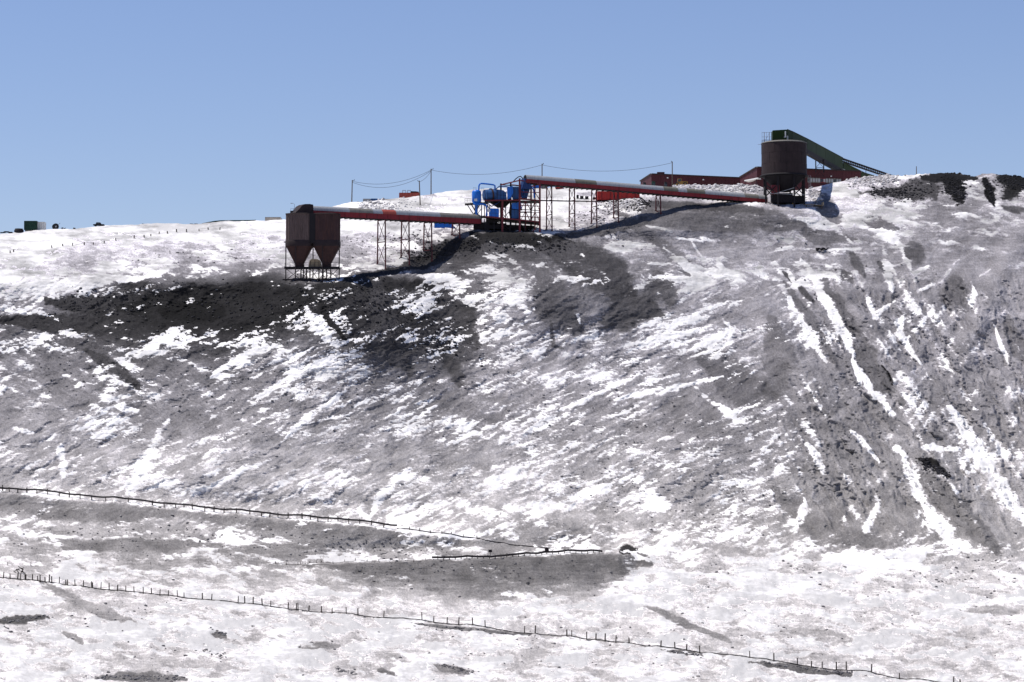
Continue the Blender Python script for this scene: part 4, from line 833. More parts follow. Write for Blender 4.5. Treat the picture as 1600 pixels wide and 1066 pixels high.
# ------------------------------------------------------------------ red warehouses on the plateau
def warehouse(name, cu, cv, cY, lu, lY, ru, rY, zbase_v, label, roofm=M_wall):
    c = P(cu, cv, cY); zt = c.z; l = P(lu, 300, lY); r = P(ru, 300, rY)
    c2 = Vector((c.x, c.y)); l2 = Vector((l.x, l.y)); r2 = Vector((r.x, r.y)); f2 = l2 + r2 - c2
    t = thing(name, (c.x, c.y, zt - 11), label, 'warehouse'); o = Vector((c.x, c.y, zt - 11)); H = 11
    pts = [c2, r2, f2, l2]
    cen = (c2 + f2) / 2
    for k in range(4):
        a, b_ = pts[k], pts[(k + 1) % 4]; e = (b_ - a); n = max(1, round(e.length / 3.0)); dr_ = e.normalized(); nn_ = Vector((dr_.y, -dr_.x))
        if nn_.dot(cen - a) > 0: nn_ = -nn_
        if k in (0, 3):
            for j in range(n):
                s0 = a + dr_ * (e.length * j / n); s1 = a + dr_ * (e.length * (j + 1) / n - .04); of = nn_ * (.03 * (j % 2)); mb = MB()
                # ribbed sheet: shallow trapezoid ribs as geometry
                nr = 6; o_ = []
                for q_ in range(nr + 1):
                    pp = s0.lerp(s1, q_ / nr) + of + nn_ * (.06 if q_ % 2 else 0); o_.append((pp.x - o.x, pp.y - o.y, 0))
                o_ += [(s1.x - o.x - nn_.x * .15, s1.y - o.y - nn_.y * .15, 0), (s0.x - o.x - nn_.x * .15, s0.y - o.y - nn_.y * .15, 0)]
                mb.prism(o_, (0, 0, H)); mb.build('wall_panel', M_wall, t)
        else:
            mb = MB(); mb.bar((a.x - o.x, a.y - o.y, H / 2), (b_.x - o.x, b_.y - o.y, H / 2), .2, H); mb.build('rear_wall', M_wall, t)
    mb = MB(); mb.prism([(p_.x - o.x + (p_ - cen).normalized().x * .3, p_.y - o.y + (p_ - cen).normalized().y * .3, H) for p_ in pts], (0, 0, .25)); mb.build('roof', M_grey, t)
    for k in (0, 3):
        a, b_ = pts[k], pts[(k + 1) % 4]; mb = MB(); mb.bar((a.x - o.x, a.y - o.y, H + .14), (b_.x - o.x, b_.y - o.y, H + .14), .75, .3); mb.build('eave', M_rust2, t)
    return t, o, c2, r2, l2, H
wa = warehouse('red_warehouse', 1018, 272.6, 790, 1001, 809, 1176, 801.5, 0, 'long low barn red warehouse behind the snow berm and the parked machines')
wb = warehouse('red_warehouse', 1183, 262, 756, 1157, 781, 1345, 766, 0, 'taller barn red warehouse behind the round silo with a window band')
t, o, c2_, r2_, l2_, H_ = wb
e2 = (r2_ - c2_); le = e2.length; dr_ = e2.normalized()
ua = lambda u: (u - 1183) / (1345 - 1183) * le
nface = Vector((dr_.y, -dr_.x))
if nface.y > 0: nface = -nface
for k in range(13):
    s0 = ua(1261 + k * 4.1); pc = c2_ + dr_ * (s0 + .32) + nface * .14; zc_ = P(1283, 281.5, 761).z - o.z
    mb = MB(); mb.box((pc.x - o.x, pc.y - o.y, zc_), (.70, .12, 1.35), rz=math.atan2(dr_.y, dr_.x)); fr_ = mb.build('window', M_oliv2 if k not in (5, 6) else M_redf, t)
    mb = MB(); mb.box((pc.x - o.x + nface.x * .07, pc.y - o.y + nface.y * .07, zc_), (.56, .04, .9), rz=math.atan2(dr_.y, dr_.x)); mb.build('pane', M_grey if k % 5 else M_glass, fr_)
for u, v, mt in ((1298, 275, M_white), ):
    pc = c2_ + dr_ * ua(u) + nface * .2; mb = MB(); mb.box((pc.x - o.x, pc.y - o.y, P(u, v, 762).z - o.z), (.4, .3, .3)); mb.build('wall_lamp', mt, t)
for u, v in ((1043, 278), (1099, 281)):
    pc = P(u, v, wa[1].y + (u - 1018) * .07 - .3); mb = MB(); mb.box(pc - wa[1], (.45, .35, .3)); mb.build('wall_lamp', M_white, wa[0])
pc = P(1033, 272.3, 793) - wa[1]; mb = MB(); mb.box(pc + Vector((0, 2, .4)), (2.2, 1.5, .8)); mb.build('roof_vent', M_wall, wa[0])
# lean-to roof with snow against the lit side of the taller warehouse
mb = MB(); a, b_ = P(1163, 283.2, 762) - wb[1], P(1184, 279.5, 754) - wb[1]
mb.prism([a, b_, b_ + Vector((0, 0, .35)), a + Vector((0, 0, .3))], (1.5, 3.0, 0)); mb.build('canopy', M_white, wb[0])
mb = MB(); mb.bar(a + Vector((.4, .5, 0)), (a.x + .4, a.y + .5, 0), .16); mb.bar(b_ + Vector((-.4, .3, 0)), (b_.x - .4, b_.y + .3, 0), .16); mb.build('canopy_post', M_rust2, wb[0])

# ------------------------------------------------------------------ containers, sheds and machines
def container(name, u0, u1, v0, v1, Y, dep, mt, label, cat, dY=0, ribs=None, legs=False, roofm=None):
    if v1 > 340 and u0 < 450 or name in ('low_shed', 'red_shed'): Y = crest((u0 + u1) / 2).y + .5
    if name.endswith('cabin'): Y = ground((u0 + u1) / 2, v1 + 1).y
    a = P(u0, v1, Y); b_ = P(u1, v1, Y + dY); w_ = (b_ - a); w_.z = 0; L0 = w_.length; h = P(u0, v0, Y).z - a.z
    o = a; t = thing(name, o, label, cat, rz=math.atan2(w_.y, w_.x))
    nr = ribs or max(2, int(L0 / .35)); o_ = []
    for k in range(nr * 2 + 1): o_.append((L0 * k / (nr * 2), -.05 if (k // 1) % 2 else 0.02, 0))
    o_ += [(L0, dep, 0), (0, dep, 0)]
    mb = MB(); mb.prism(o_, (0, 0, h)); mb.build('body', mt, t)
    mb = MB(); mb.box((L0 / 2, dep / 2, h + .05), (L0 + .1, dep + .16, .1)); mb.build('roof', roofm or mt, t)
    mb = MB()
    for x in (0, L0): mb.box((x, -.02, h / 2), (.16, .14, h)); mb.box((x, dep, h / 2), (.16, .14, h))
    for z in (.08, h - .08): mb.box((L0 / 2, -.04, z), (L0, .12, .16))
    mb.build('corner_frame', mt, t)
    g = [ground_z(o.x + x * math.cos(t.rotation_euler.z), o.y + x * math.sin(t.rotation_euler.z)) - o.z for x in (.3, L0 / 2, L0 - .3)]
    for x, gz in zip((.3, L0 / 2, L0 - .3), g):
        if gz < -.05: mb = MB(); mb.bar((x, .6, 0), (x, .6, gz - .3), .3); mb.bar((x, dep - .4, 0), (x, dep - .4, gz - .3), .3); mb.build('footing', M_dark, t)
    return t, L0, h, dep
ct, L0, h0, _ = container('red_container', 934, 999, 299.3, 312.2, float(depth(966, 313)), 2.5, M_redb, 'long bright red container under the middle of the upper conveyor', 'container', 2)
for k in range(5):
    mb = MB(); mb.box((L0 * (.1 + .2 * k), -.08, h0 * .5), (.12, .08, h0 * .9)); mb.build('rib', M_redf, ct)
container('blue_container', 679, 707.5, 347.5, 356.5, float(depth(693, 357)), 2.4, M_blue, 'bright blue container tucked below the lower conveyor', 'container')
cb = container('red_shed', 624, 655, 301.8, 312, 760, 6, M_redc, 'red shed with two rail cages on its roof behind the snowy crest', 'shed')
for k, x in enumerate((1.3, 2.7)):
    mb = MB()
    for dx in (-.45, .45):
        for dy in (.5, 2): mb.bar((x + dx, dy, cb[2]), (x + dx, dy, cb[2] + .85), .08)
    for dy in (.5, 2): mb.bar((x - .45, dy, cb[2] + .85), (x + .45, dy, cb[2] + .85), .08)
    mb.build('roof_cage', M_grey, cb[0])
mb = MB(); mb.prism([(3.0, .6, cb[2]), (5.4, .6, cb[2]), (5.4, .6, cb[2] + .45), (4.6, .6, cb[2] + .55), (3.2, .6, cb[2] + .6)], (0, 2, 0)); mb.build('roof_unit', M_dark, cb[0])
container('low_shed', 567.5, 579, 311.2, 317, 762, 3, M_grey, 'low grey shed on the crest, leftmost of the sheds behind the lower conveyor', 'shed')
container('low_shed', 580, 590, 311, 317, 763, 3, M_blued, 'small blue shed on the crest between the grey one and the brown one', 'shed')
container('low_shed', 591, 611, 311.6, 318, 764, 3, M_rust, 'long low brown shed on the crest left of the red shed', 'shed')
container('site_hut', 414.5, 438, 340, 347.5, 762, 3.5, M_cream, 'cream hut with a dark roof on the skyline left of the ore bins', 'hut', roofm=M_wood)
container('green_container', 38, 57, 345.8, 359.5, 772, 4, M_dgreen, 'dark green container on the far left skyline', 'container', legs=True)
container('white_container', 59, 69, 347.3, 360.5, 773, 2.4, M_white, 'dull white upright container beside the dark green one on the skyline', 'container')
# blue steel beam and grey parts left between tower and first trestle
container('site_cabin', 846, 853, 288.5, 294.5, 742, 2, M_oliv2, 'small grey cabin on the far crest behind the first trestle of the upper conveyor', 'cabin')
container('blue_cabin', 833, 845, 289, 293.5, 743, 2, M_blue, 'flat blue cabin on the far crest just right of the crushing tower', 'cabin')
container('red_cabin', 868, 879, 289.5, 294.5, 744, 2, M_redb, 'small red cabin on the far crest behind the upper conveyor', 'cabin')

def drum(u, v, Y, r, L_, label, name='steel_barrel', lay=False, group='dark barrels'):
    p = ground(u, v + 2.5); t = thing(name, p, label, 'barrel', group); mb = MB()
    if lay: mb.tube((-L_ / 2, 0, r), (L_ / 2, 0, r), r, n=18); mb.build('barrel_body', M_rubber, t); mb = MB(); [mb.tube((x - .04, 0, r), (x + .04, 0, r), r + .04, n=18) for x in (-L_ / 4, L_ / 4)]; mb.build('hoop', M_dark, t)
    else: mb.tube((0, 0, -.1), (0, 0, L_), r, n=18); mb.build('barrel_body', M_rubber, t); mb = MB(); [mb.tube((0, 0, z - .04), (0, 0, z + .04), r + .04, n=18) for z in (L_ / 3, L_ * .66)]; mb.build('hoop', M_dark, t)
    return t
drum(902, 309.5, 722, .33, 1.0, 'black upright barrel, leftmost of the row left of the red container')
drum(909.5, 309.5, 722, .42, .95, 'black barrel lying second in the row left of the red container', lay=True)
drum(916.5, 309.5, 722, .42, .95, 'black barrel lying third in the row left of the red container', lay=True)
drum(928, 310, 723, .3, .8, 'black barrel nearest the red container', lay=True)
# cable reel and tank on the left skyline
p = crest(86.5); cr = thing('cable_reel', p, 'dark round cable reel standing on the left skyline right of the white container', 'cable reel', rz=.35)
for y in (-.5, .5): mb = MB(); mb.tube((0, y - .05, .8), (0, y + .05, .8), .85, n=22); mb.build('flange', M_rubber, cr)
mb = MB(); mb.tube((0, -.45, .8), (0, .45, .8), .62, n=18); mb.build('wound_cable', M_cable, cr); mb = MB(); mb.tube((0, -.6, .8), (0, -.54, .8), .25, n=12); mb.build('hub', M_grey, cr); mb = MB(); mb.bar((.6, 0, 1.2), (1.3, 0, 1.9), .07); mb.build('handle', M_dark, cr)
p = crest(29.5); lk = thing('skip_tank', p, 'round dark tank left of the green container on the skyline', 'tank')
mb = MB(); mb.lathe((0, 0, -.3), [(1.15, 0), (1.28, .5), (1.28, 1.1), (1.0, 1.35)], 24); mb.build('tank_body', M_dark, lk); mb = MB(); mb.lathe((0, 0, 1.05), [(1.05, 0), (1.1, .12)], 24); mb.build('lid', M_wood, lk)
def lowmachine(u0, u1, v0, v1, Y, label, mt=M_rubber, name='parked_machine', cat='machine'):
    if u0 < 400: Y = crest((u0 + u1) / 2).y
    a = P(u0, v1, Y); b_ = P(u1, v1, Y); w_ = b_.x - a.x; h = P(u0, v0, Y).z - a.z; zg = ground_z((a.x + b_.x) / 2, Y); o = Vector(((a.x + b_.x) / 2, Y, zg)); h = max(h, P(u0, v0, Y).z - zg)
    t = thing(name, o, label, cat); mb = MB()
    mb.prism([(x * w_, -.9, z * h) for x, z in ((-.5, .25), (.48, .22), (.5, .5), (.2, .55), (.14, .97), (-.18, 1.0), (-.26, .55), (-.5, .48))], (0, 1.8, 0)); mb.build('body', mt, t)
    mb = MB(); mb.prism([(x * w_, -.93, z * h) for x, z in ((-.14, .62), (.1, .6), (.09, .88), (-.12, .9))], (0, .04, 0)); mb.build('window', M_glass, t)
    r = h * .26
    for x in (-.32, .32):
        for y in (-.85, .85): mb = MB(); mb.tube((x * w_, y - .15, r), (x * w_, y + .15, r), r, n=12); mb.build('wheel', M_rubber, t)
    return t
lowmachine(146, 163, 350, 356, 769, 'small dark vehicle parked on the left skyline snow', name='snow_vehicle', cat='vehicle')
lowmachine(1001, 1014, 285, 293, 768, 'dark machine half hidden by the upper conveyor, leftmost before the long warehouse')
lowmachine(1014, 1029, 283.5, 293, 767, 'dark green truck between two dark machines before the long warehouse', M_dgreen, 'parked_truck', 'truck')
lowmachine(1034, 1047, 284.5, 293, 766, 'dark machine just left of the yellow wheel loader')
def pile(name, u0, u1, v0, v1, Y, label, mt, cat, n=14):
    Y = crest((u0 + u1) / 2).y
    a = P(u0, v1, Y); b_ = P(u1, v1, Y); o = Vector(((a.x + b_.x) / 2, Y, ground_z((a.x + b_.x) / 2, Y))); h = P(u0, v0, Y).z - o.z; w_ = b_.x - a.x
    t = thing(name, o, label, cat); rnd = random.Random(int(u0))
    for k in range(n):
        mb = MB(); x = rnd.uniform(-.35, .35) * w_; z = rnd.uniform(.1, .8) * h * (1 - abs(x) / w_)
        mb.bar((x - w_ * .14, rnd.uniform(-.8, .8), z), (x + w_ * .14, rnd.uniform(-.8, .8), z + rnd.uniform(-.1, .1)), .16); mb.build('beam', mt, t)
    return t
pile('scrap_pile', 0, 22, 360.5, 366, 771, 'low dark stack of beams at the left edge of the skyline', M_dark, 'pile')
pile('scrap_pile', 95, 104, 354.3, 358, 770, 'tiny dark stack of beams right of the cable reel', M_dark, 'pile', 6)
pile('scrap_pile', 111, 119, 355, 357.5, 770, 'tiny flat stack of beams midway to the dark vehicle', M_dark, 'pile', 5)
pile('scrap_pile', 197, 207, 353.5, 356.5, 768, 'flat dark stack of beams right of the parked skyline vehicle', M_wood, 'pile', 6)
pile('scrap_pile', 220, 240, 351.5, 355, 768, 'long low heap of timber on the skyline before the guard rail', M_wood, 'pile', 10)
pile('scrap_pile', 296, 312, 349.5, 352.5, 768, 'low heap of timber at the left end of the guard rail', M_wood, 'pile', 7)

# yellow wheel loader
p = P(1063, 291, 762); p.z = max(ground_z(p.x, p.y), P(1063, 292.5, 762).z); wl = thing('wheel_loader', p, 'yellow wheel loader parked on the snow before the long warehouse', 'wheel loader')
mb = MB(); mb.prism([(x, -1.0, z) for x, z in ((-.2, .7), (2.0, .7), (2.1, 1.5), (.3, 1.65), (-.2, 1.5))], (0, 2.0, 0)); mb.build('engine_hood', M_yel, wl)
mb = MB(); mb.prism([(x, -.7, z) for x, z in ((-.9, 1.0), (.4, 1.0), (.35, 2.4), (-.75, 2.4))], (0, 1.4, 0)); mb.build('cab', M_yel, wl)
mb = MB(); mb.prism([(x, -.73, z) for x, z in ((-.78, 1.55), (.22, 1.55), (.2, 2.25), (-.68, 2.25))], (0, .05, 0)); mb.build('cab_window', M_glass, wl)
mb = MB(); mb.bar((-.8, -.6, 1.1), (-2.2, -.6, .6), .2); mb.bar((-.8, .6, 1.1), (-2.2, .6, .6), .2); mb.build('lift_arm', M_yel, wl)
mb = MB(); mb.prism([(x, -1.2, z) for x, z in ((-2.1, .9), (-2.1, .15), (-3.0, .1), (-2.5, .3))], (0, 2.4, 0)); mb.build('bucket', M_rust2, wl)
for x in (-1.1, 1.3):
    for y in (-1.05, 1.05):
        mb = MB(); mb.tube((x, y - .25, .62), (x, y + .25, .62), .62, n=18); wh = mb.build('wheel', M_rubber, wl)
        mb = MB(); mb.tube((x, y - .28, .62), (x, y + .28, .62), .3, n=12); mb.build('rim', M_yel, wh)

# ------------------------------------------------------------------ poles and wires
def pole(u, vt, vb, Y, label, r=.17, arm=.7, tilt=0, group=None, lamp=True, name='power_pole'):
    p = P(u, vb, Y); zt_ = P(u, vt, Y).z; zg = min(ground_z(p.x, p.y), p.z) - .4; p.z = zg
    t = thing(name, p, label, 'pole', group); h = zt_ - zg
    mb = MB(); mb.tube((0, 0, 0), (-tilt, 0, h), r, r * .75, 8); mb.build('shaft', M_pole, t)
    if arm:
        mb = MB(); mb.bar((-tilt - .1, 0, h - .25), (-tilt + arm, 0, h - .02), .12); mb.build('cross_arm', M_pole, t)
        mb = MB(); mb.tube((-tilt + arm * .8, 0, h - .02), (-tilt + arm * .8, 0, h + .2), .06, n=6); mb.build('insulator', M_cable, t)
    return Vector((p.x - tilt, p.y, zt_ - .35))
w1 = pole(549.5, 281.5, 320, 752, 'wooden power pole behind the hood of the lower conveyor, leftmost of the poles', tilt=-.15)
w2 = pole(657, 282.5, 328, 738, 'leaning wooden power pole just right of the red shed', tilt=.35, arm=-.5)
w3 = pole(673.5, 264, 310, 756, 'tallest wooden power pole left of the crushing plant')
w4 = pole(847, 256, 290, 758, 'wooden power pole above the left end of the upper conveyor', arm=.5)
w5 = pole(1050.5, 252.5, 292, 770, 'wooden power pole before the long warehouse', arm=-.3)
w6 = pole(1432, 260, 277, 752, 'short bare pole alone on the right skyline', r=.13, arm=0, name='marker_pole')
def wire(a, b_, sag, label, r=.045):
    t = thing('power_cable', a, label, 'cable'); mb = MB()
    pts = [(a.lerp(b_, k / 24) - Vector((0, 0, sag * 4 * (k / 24) * (1 - k / 24)))) - a for k in range(25)]
    mb.path(pts, r, 5); ob = mb.build('power_cable', M_cable); ob.location = a
    bpy.data.objects.remove(t); ob.name = 'power_cable'; return tag(ob, label, 'cable')
wire(w1, w3, 2.1, 'upper overhead cable sagging from the leftmost pole to the tallest pole')
wire(w1 + Vector((0, 0, -.3)), w3 + Vector((0, 0, -.2)), 2.9, 'lower overhead cable sagging between the leftmost pole and the tallest pole')
wire(w2, w3 + Vector((0, 0, -.3)), .5, 'short overhead cable from the leaning pole up to the tallest pole')
wire(w3, w4, 1.9, 'overhead cable sagging above the crushing plant')
wire(w4, w5, 2.1, 'overhead cable sagging above the upper conveyor to the warehouse pole')

# ------------------------------------------------------------------ marker stakes on the left snowfield
proto = None
for k, (u, v) in enumerate([(16, 395), (21, 394), (81, 387.5), (98, 386), (113, 384.5), (131, 383), (146, 381), (163, 379), (181, 377), (210, 373.5), (225, 371), (236, 369), (249, 367), (261, 366), (276, 364), (291, 363), (311, 361), (325, 360), (343, 359)]):
    g = ground(u, v)
    if proto is None:
        proto = MB().box((0, 0, .15), (.22, .22, 1.0)).build('marker_stake', M_wood)
        tag(proto, 'short dark stake in the row across the left snowfield', 'stake', 'stakes across the left snowfield'); o_ = proto
    else: o_ = proto.copy(); COL.objects.link(o_)
    o_.location = g; o_.scale = (1, 1, random.uniform(.8, 1.3)); o_.rotation_euler = (random.uniform(-.1, .1), random.uniform(-.1, .1), random.uniform(0, 3))
# guard rail on the crest
Yg = crest(350).y + .3; a0 = P(317, 350.5, Yg); gr_ = thing('guard_rail', a0, 'dark guard rail curving along the crest left of the cream hut', 'guard rail')
rp_ = [P(u, v, Yg) - a0 for u, v in ((316, 350.2), (326, 348.2), (336, 346.4), (345, 345.6), (360, 345.4), (375, 345.3), (388, 345.2), (400, 344.8))]
mb = MB(); [mb.bar(rp_[k], rp_[k + 1], .16, .42) for k in range(7)]; mb.build('rail', M_dgreen, gr_)
for k in range(12):
    f = k / 11 * 7; i = min(int(f), 6); q_ = rp_[i].lerp(rp_[i + 1], f - i); mb = MB(); mb.bar(q_, q_ + Vector((0, 0, -1.4)), .14); mb.build('post', M_wood, gr_)

# ------------------------------------------------------------------ pipelines across the foot of the slope
def pipeline(name, pts, r, h, label, posts, ph, pw, mt=M_wood, below=True, cat='pipeline', twin=False, sag=.0):
    """pts: surveyed line on the ground; posts: list of bearings; ph: post height"""
    us = [p_[0] for p_ in pts]; vs_ = [p_[1] for p_ in pts]
    o = ground(us[0], vs_[0]); t = thing(name, o, label, cat); seg = []
    n = max(8, int((us[-1] - us[0]) / 9))
    for k in range(n + 1):
        u = us[0] + (us[-1] - us[0]) * k / n; g = ground(u, float(np.interp(u, us, vs_))); seg.append(g + Vector((0, 0, h)) - o)
    # smooth the heights a little: steel does not follow every stone
    zz = [p_.z for p_ in seg]
    for i in range(1, len(seg) - 1): seg[i].z = (zz[i - 1] + zz[i] * 2 + zz[i + 1]) / 4 + random.uniform(-.05, .05)
    k = 0
    while k < len(seg) - 1:
        e = min(k + 6, len(seg) - 1); mb = MB(); mb.path(seg[k:e + 1], r, 6)
        if twin: mb.path([p_ + Vector((0, .5, r * 1.2)) for p_ in seg[k:e + 1]], r * .6, 6)
        mb.build('pipe', mt, t); k = e
    pr_ = None
    for i, u in enumerate(posts):
        g = ground(u, float(np.interp(u, us, vs_))); 
        if pr_ is None:
            pr_ = MB().tube((0, 0, -.5), (0, 0, 1), pw, pw * .85, 7).build('post', M_wood, t); q_ = pr_
        else: q_ = pr_.copy(); COL.objects.link(q_); q_.parent = t
        q_.location = g - o; hh_ = ph * random.uniform(.82, 1.18); q_.scale = (random.uniform(.85, 1.2),) * 2 + (hh_,); q_.rotation_euler = (random.uniform(-.06, .06), random.uniform(-.07, .07), random.uniform(0, 3))
    return t
low_posts = [5, 16, 27, 32, 39, 41, 51, 59, 63, 70, 77, 81, 93, 103, 105, 117, 130, 143, 145, 157, 170, 184, 197, 210, 224, 237, 250, 263, 277, 288, 316, 330, 372, 383, 395, 410, 423, 450, 463, 465.5, 482, 502, 519, 541, 559, 599, 659, 678, 699, 717, 739, 758, 819, 836, 886, 893, 917, 931, 945, 962, 983, 1033, 1054, 1073, 1093, 1172, 1209, 1246, 1268, 1285, 1307, 1322, 1362, 1405, 1490, 1501]
low_line = [(-20, 902), (5, 904), (51, 907), (117, 915), (184, 922), (250, 930), (330, 939), (372, 943), (463, 953), (502, 957), (559, 961), (599, 966), (659, 971.5), (717, 977), (758, 981), (819, 990), (886, 995), (962, 1002), (1033, 1012), (1093, 1020), (1172, 1029), (1209, 1034), (1285, 1044), (1362, 1053), (1405, 1060), (1500, 1071), (1560, 1078)]
pipeline('post_fence', low_line, .09, .12, 'long line of dark wooden posts along a low rail across the foreground snow', low_posts, 1.30, .12, M_dark, cat='fence')
up_line = [(-20, 764), (0, 766.5), (40, 769.5), (90, 775), (150, 782), (200, 786), (300, 797), (400, 805.5), (500, 814.5), (560, 819.5), (620, 826.5), (680, 833), (740, 841), (800, 850.5), (860, 858)]
pipeline('raised_pipeline', up_line[:11], .14, .75, 'dark raised pipeline slanting from the left edge along the bench below the slope', [4, 15, 28, 42, 57, 75, 93, 108, 125, 143, 165, 200, 238, 256, 275, 287, 300, 320, 335, 350, 370, 390, 408, 422, 435, 450, 472, 485, 497, 512, 528, 545, 562, 580, 600], 1.15, .13, M_dark, twin=True)
pipeline('buried_pipeline', up_line[10:], .11, .10, 'half buried end of the bench pipeline, from its last post to the spur', [640, 655, 672, 690, 705, 725, 745], .6, .10, M_dark)
b_line = [(420, 882), (500, 879.5), (600, 876.5), (675, 875.5), (760, 871.5), (850, 866.5), (942, 864)]
pipeline('snow_fence', b_line[:4], .04, .1, 'faint low wire fence crossing the middle of the lower bench', list(range(430, 672, 18)), .5, .07, M_dark, cat='fence')
pipeline('spur_pipeline', b_line[3:], .15, .45, 'dark pipeline on stubs along the top edge of the brown spur', list(range(684, 944, 9)), .75, .09, M_dark, twin=True)
def signpost(u, v, h, w_, hh_, label):
    g = ground(u, v); t = thing('sign_post', g, label, 'sign post'); mb = MB(); mb.bar((0, 0, -.4), (0, 0, h), .12); mb.build('post', M_wood, t)
    mb = MB(); mb.box((0, -.1, h - hh_ / 2), (w_, .12, hh_)); mb.build('board', M_dark if w_ < .8 else M_rust2, t)
signpost(766, 870, 1.7, .75, .55, 'thin sign post with a small square board above the spur pipeline')
signpost(855, 866, 1.4, .85, .95, 'stout dark post with a broad board near the end of the spur pipeline')
for k, u in enumerate((12, 48, 150, 235, 310, 340, 372, 470, 494)):
    g = ground(u, 884 - u * .008)
    o_ = proto.copy(); COL.objects.link(o_); o_.location = g; o_.scale = (.35, .35, random.uniform(.7, 1.2)); o_['label'] = 'thin dark stick in the sparse row across the lower bench'; o_['group'] = 'sticks across the lower bench'; o_['category'] = 'stick'
# small dark heap of debris near the left end of the foreground posts
g = ground(31, 896); hp = thing('debris_heap', g, 'tangle of poles and scrap behind the left end of the foreground posts', 'debris heap')
for k in range(12):
    a = Vector((random.uniform(-1, 1), random.uniform(-.5, .5), random.uniform(0, .9))); mb = MB(); mb.bar(a, a + Vector((random.uniform(-1, 1), random.uniform(-.5, .5), random.uniform(-.5, .5))), .14); mb.build('stick', M_wood, hp)
# dark frame with rubble on the snow road
g = ground(1285, 391); hp = thing('scrap_heap', g, 'dark scrap scattered on the white track below the round silo', 'scrap heap')
for k in range(14):
    x = random.uniform(-2.4, 2.6); a = Vector((x, random.uniform(-.8, .8), random.uniform(.0, .5))); mb = MB(); mb.box(a, (random.uniform(.3, .9), .4, random.uniform(.2, .5)), rz=random.uniform(0, 3)); mb.build('scrap_piece', M_dark, hp)

# ------------------------------------------------------------------ loose stone and snow blocks (real geometry)
def lump(rnd, r):
    phi = (1 + 5 ** .5) / 2
    v = [(-1, phi, 0), (1, phi, 0), (-1, -phi, 0), (1, -phi, 0), (0, -1, phi), (0, 1, phi), (0, -1, -phi), (0, 1, -phi), (phi, 0, -1), (phi, 0, 1), (-phi, 0, -1), (-phi, 0, 1)]
    f = [(0, 11, 5), (0, 5, 1), (0, 1, 7), (0, 7, 10), (0, 10, 11), (1, 5, 9), (5, 11, 4), (11, 10, 2), (10, 7, 6), (7, 1, 8), (3, 9, 4), (3, 4, 2), (3, 2, 6), (3, 6, 8), (3, 8, 9), (4, 9, 5), (2, 4, 11), (6, 2, 10), (8, 6, 7), (9, 8, 1)]
    sx, sy, sz = rnd.uniform(.7, 1.3), rnd.uniform(.7, 1.2), rnd.uniform(.45, .8); a = rnd.uniform(0, 6.28); ca, sa = math.cos(a), math.sin(a); o = []
    for x, y, z in v:
        k = r * .53 * rnd.uniform(.7, 1.2); x, y, z = x * sx * k, y * sy * k, z * sz * k; o.append((x * ca - y * sa, x * sa + y * ca, z))
    return o, f
def scatter(name, mt, regions, seed, rmin, rmax, keep=None):
    rnd = random.Random(seed); mb = MB()
    for n, pts in regions:
        for _ in range(n):
            i = rnd.randrange(len(pts) - 1); a, b_ = pts[i], pts[i + 1]; f = rnd.random(); wv = a[2] * (1 - f) + b_[2] * f
            u = a[0] + (b_[0] - a[0]) * f + rnd.gauss(0, .5) * wv; v = a[1] + (b_[1] - a[1]) * f + rnd.gauss(0, .5) * wv
            ii = int(np.argmin(np.abs(UU - u))); jj = int(np.argmin(np.abs(V[ii] - v)))
            if keep is not None and (snow[ii, jj] > .5) != keep and rnd.random() < .93: continue
            r = rmin * (rmax / rmin) ** (rnd.random() ** 2.2); o, f_ = lump(rnd, r); c = Vector((X0[ii, jj], Y0[ii, jj], Z0[ii, jj]))
            mb.add([(c.x + x, c.y + y, c.z + z + r * .15) for x, y, z in o], f_)
    ob = mb.build(name, mt); ob['kind'] = 'stuff'; return ob
def stone_mat(name, a, b2):
    m, nt, b = new_mat(name); L = nt.links.new; tc = N(nt, 'ShaderNodeTexCoord'); n1 = N(nt, 'ShaderNodeTexNoise', Scale=.6, Detail=4.0); L(tc.outputs['Object'], n1.inputs['Vector'])
    mr = N(nt, 'ShaderNodeMapRange'); mr.inputs[1].default_value = .35; mr.inputs[2].default_value = .65; L(n1.outputs[0], mr.inputs[0])
    mx = N(nt, 'ShaderNodeMixRGB'); mx.inputs[1].default_value = (*a, 1); mx.inputs[2].default_value = (*b2, 1); L(mr.outputs[0], mx.inputs[0]); L(mx.outputs[0], b.inputs['Base Color']); b.inputs['Roughness'].default_value = .95; b.inputs['Specular IOR Level'].default_value = .1; return m
M_coal = stone_mat('coal_lumps', (.012, .012, .014), (.045, .043, .048))
M_stone = stone_mat('grey_stones', (.085, .08, .085), (.21, .20, .20))
M_snowb = stone_mat('snow_blocks', (.30, .28, .27), (.72, .70, .70))
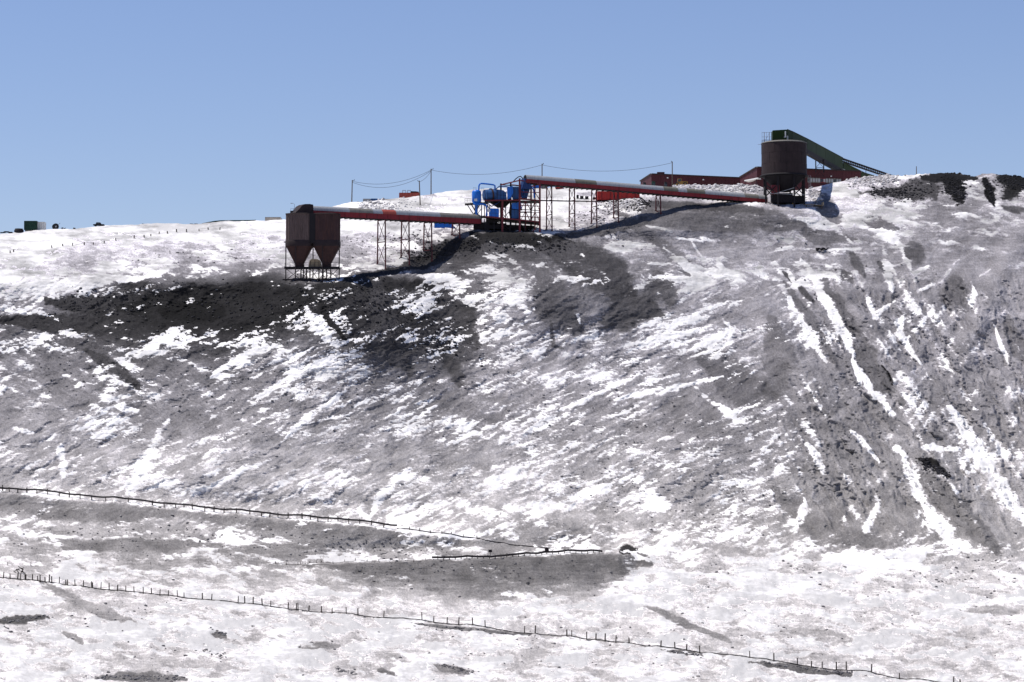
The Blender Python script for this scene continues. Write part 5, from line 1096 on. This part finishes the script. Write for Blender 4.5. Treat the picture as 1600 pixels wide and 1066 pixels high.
scatter('coal_lumps', M_coal, [(1000, [(100, 470, 25), (300, 480, 34), (460, 470, 34), (560, 470, 34)]), (600, [(560, 450, 24), (620, 500, 50), (720, 540, 40)]), (700, [(640, 400, 16), (740, 380, 14), (900, 385, 14)]),
    (500, [(935, 316, 8), (990, 322, 11), (1015, 316, 6)]), (700, [(1360, 300, 8), (1405, 302, 14), (1450, 296, 24)]), (500, [(1485, 284, 24), (1500, 305, 10)]), (200, [(1543, 282, 8), (1552, 316, 5)]), (350, [(1565, 284, 12), (1600, 290, 18)]), (260, [(1436, 720, 8), (1482, 742, 6)])], 3, .12, .5)
scatter('grey_stones', M_stone, [(1400, [(60, 560, 60), (400, 600, 90), (900, 620, 100), (1200, 700, 100)]), (450, [(1250, 420, 70), (1450, 520, 120), (1500, 780, 80)]), (900, [(620, 400, 30), (660, 360, 20), (480, 400, 40)]),
    (250, [(200, 410, 30), (440, 390, 30)]), (350, [(560, 885, 24), (950, 890, 30)]), (500, [(900, 330, 20), (1000, 350, 40)]), (500, [(880, 760, 60), (1200, 780, 60)]), (120, [(325, 985, 4), (372, 996, 4)]), (90, [(302, 1012, 3), (350, 1024, 5)]), (220, [(130, 1056, 4), (300, 1060, 6)]), (60, [(520, 1044, 3), (556, 1052, 3)]), (110, [(680, 1035, 3), (740, 1052, 5)]), (80, [(0, 970, 3), (75, 964, 3)]), (160, [(1035, 1016, 2), (1100, 1026, 4)]), (220, [(1170, 1033, 2), (1360, 1057, 5)]), (160, [(640, 975, 1.5), (840, 994, 3)]), (900, [(0, 960, 60), (500, 1000, 60), (1000, 1010, 60), (1590, 960, 60)]), (700, [(0, 830, 40), (400, 850, 40), (700, 860, 20)]), (500, [(1050, 900, 30), (1590, 900, 40)])], 5, .09, .40, False)
scatter('snow_blocks', M_snowb, [(900, [(1055, 294, 5), (1100, 294, 7), (1185, 296, 8)]), (350, [(1330, 285, 12), (1400, 278, 6)]), (250, [(560, 322, 8), (640, 330, 20)]), (300, [(1000, 322, 10), (950, 322, 8)]), (160, [(1265, 300, 14), (1280, 312, 8)])], 9, .18, .7)
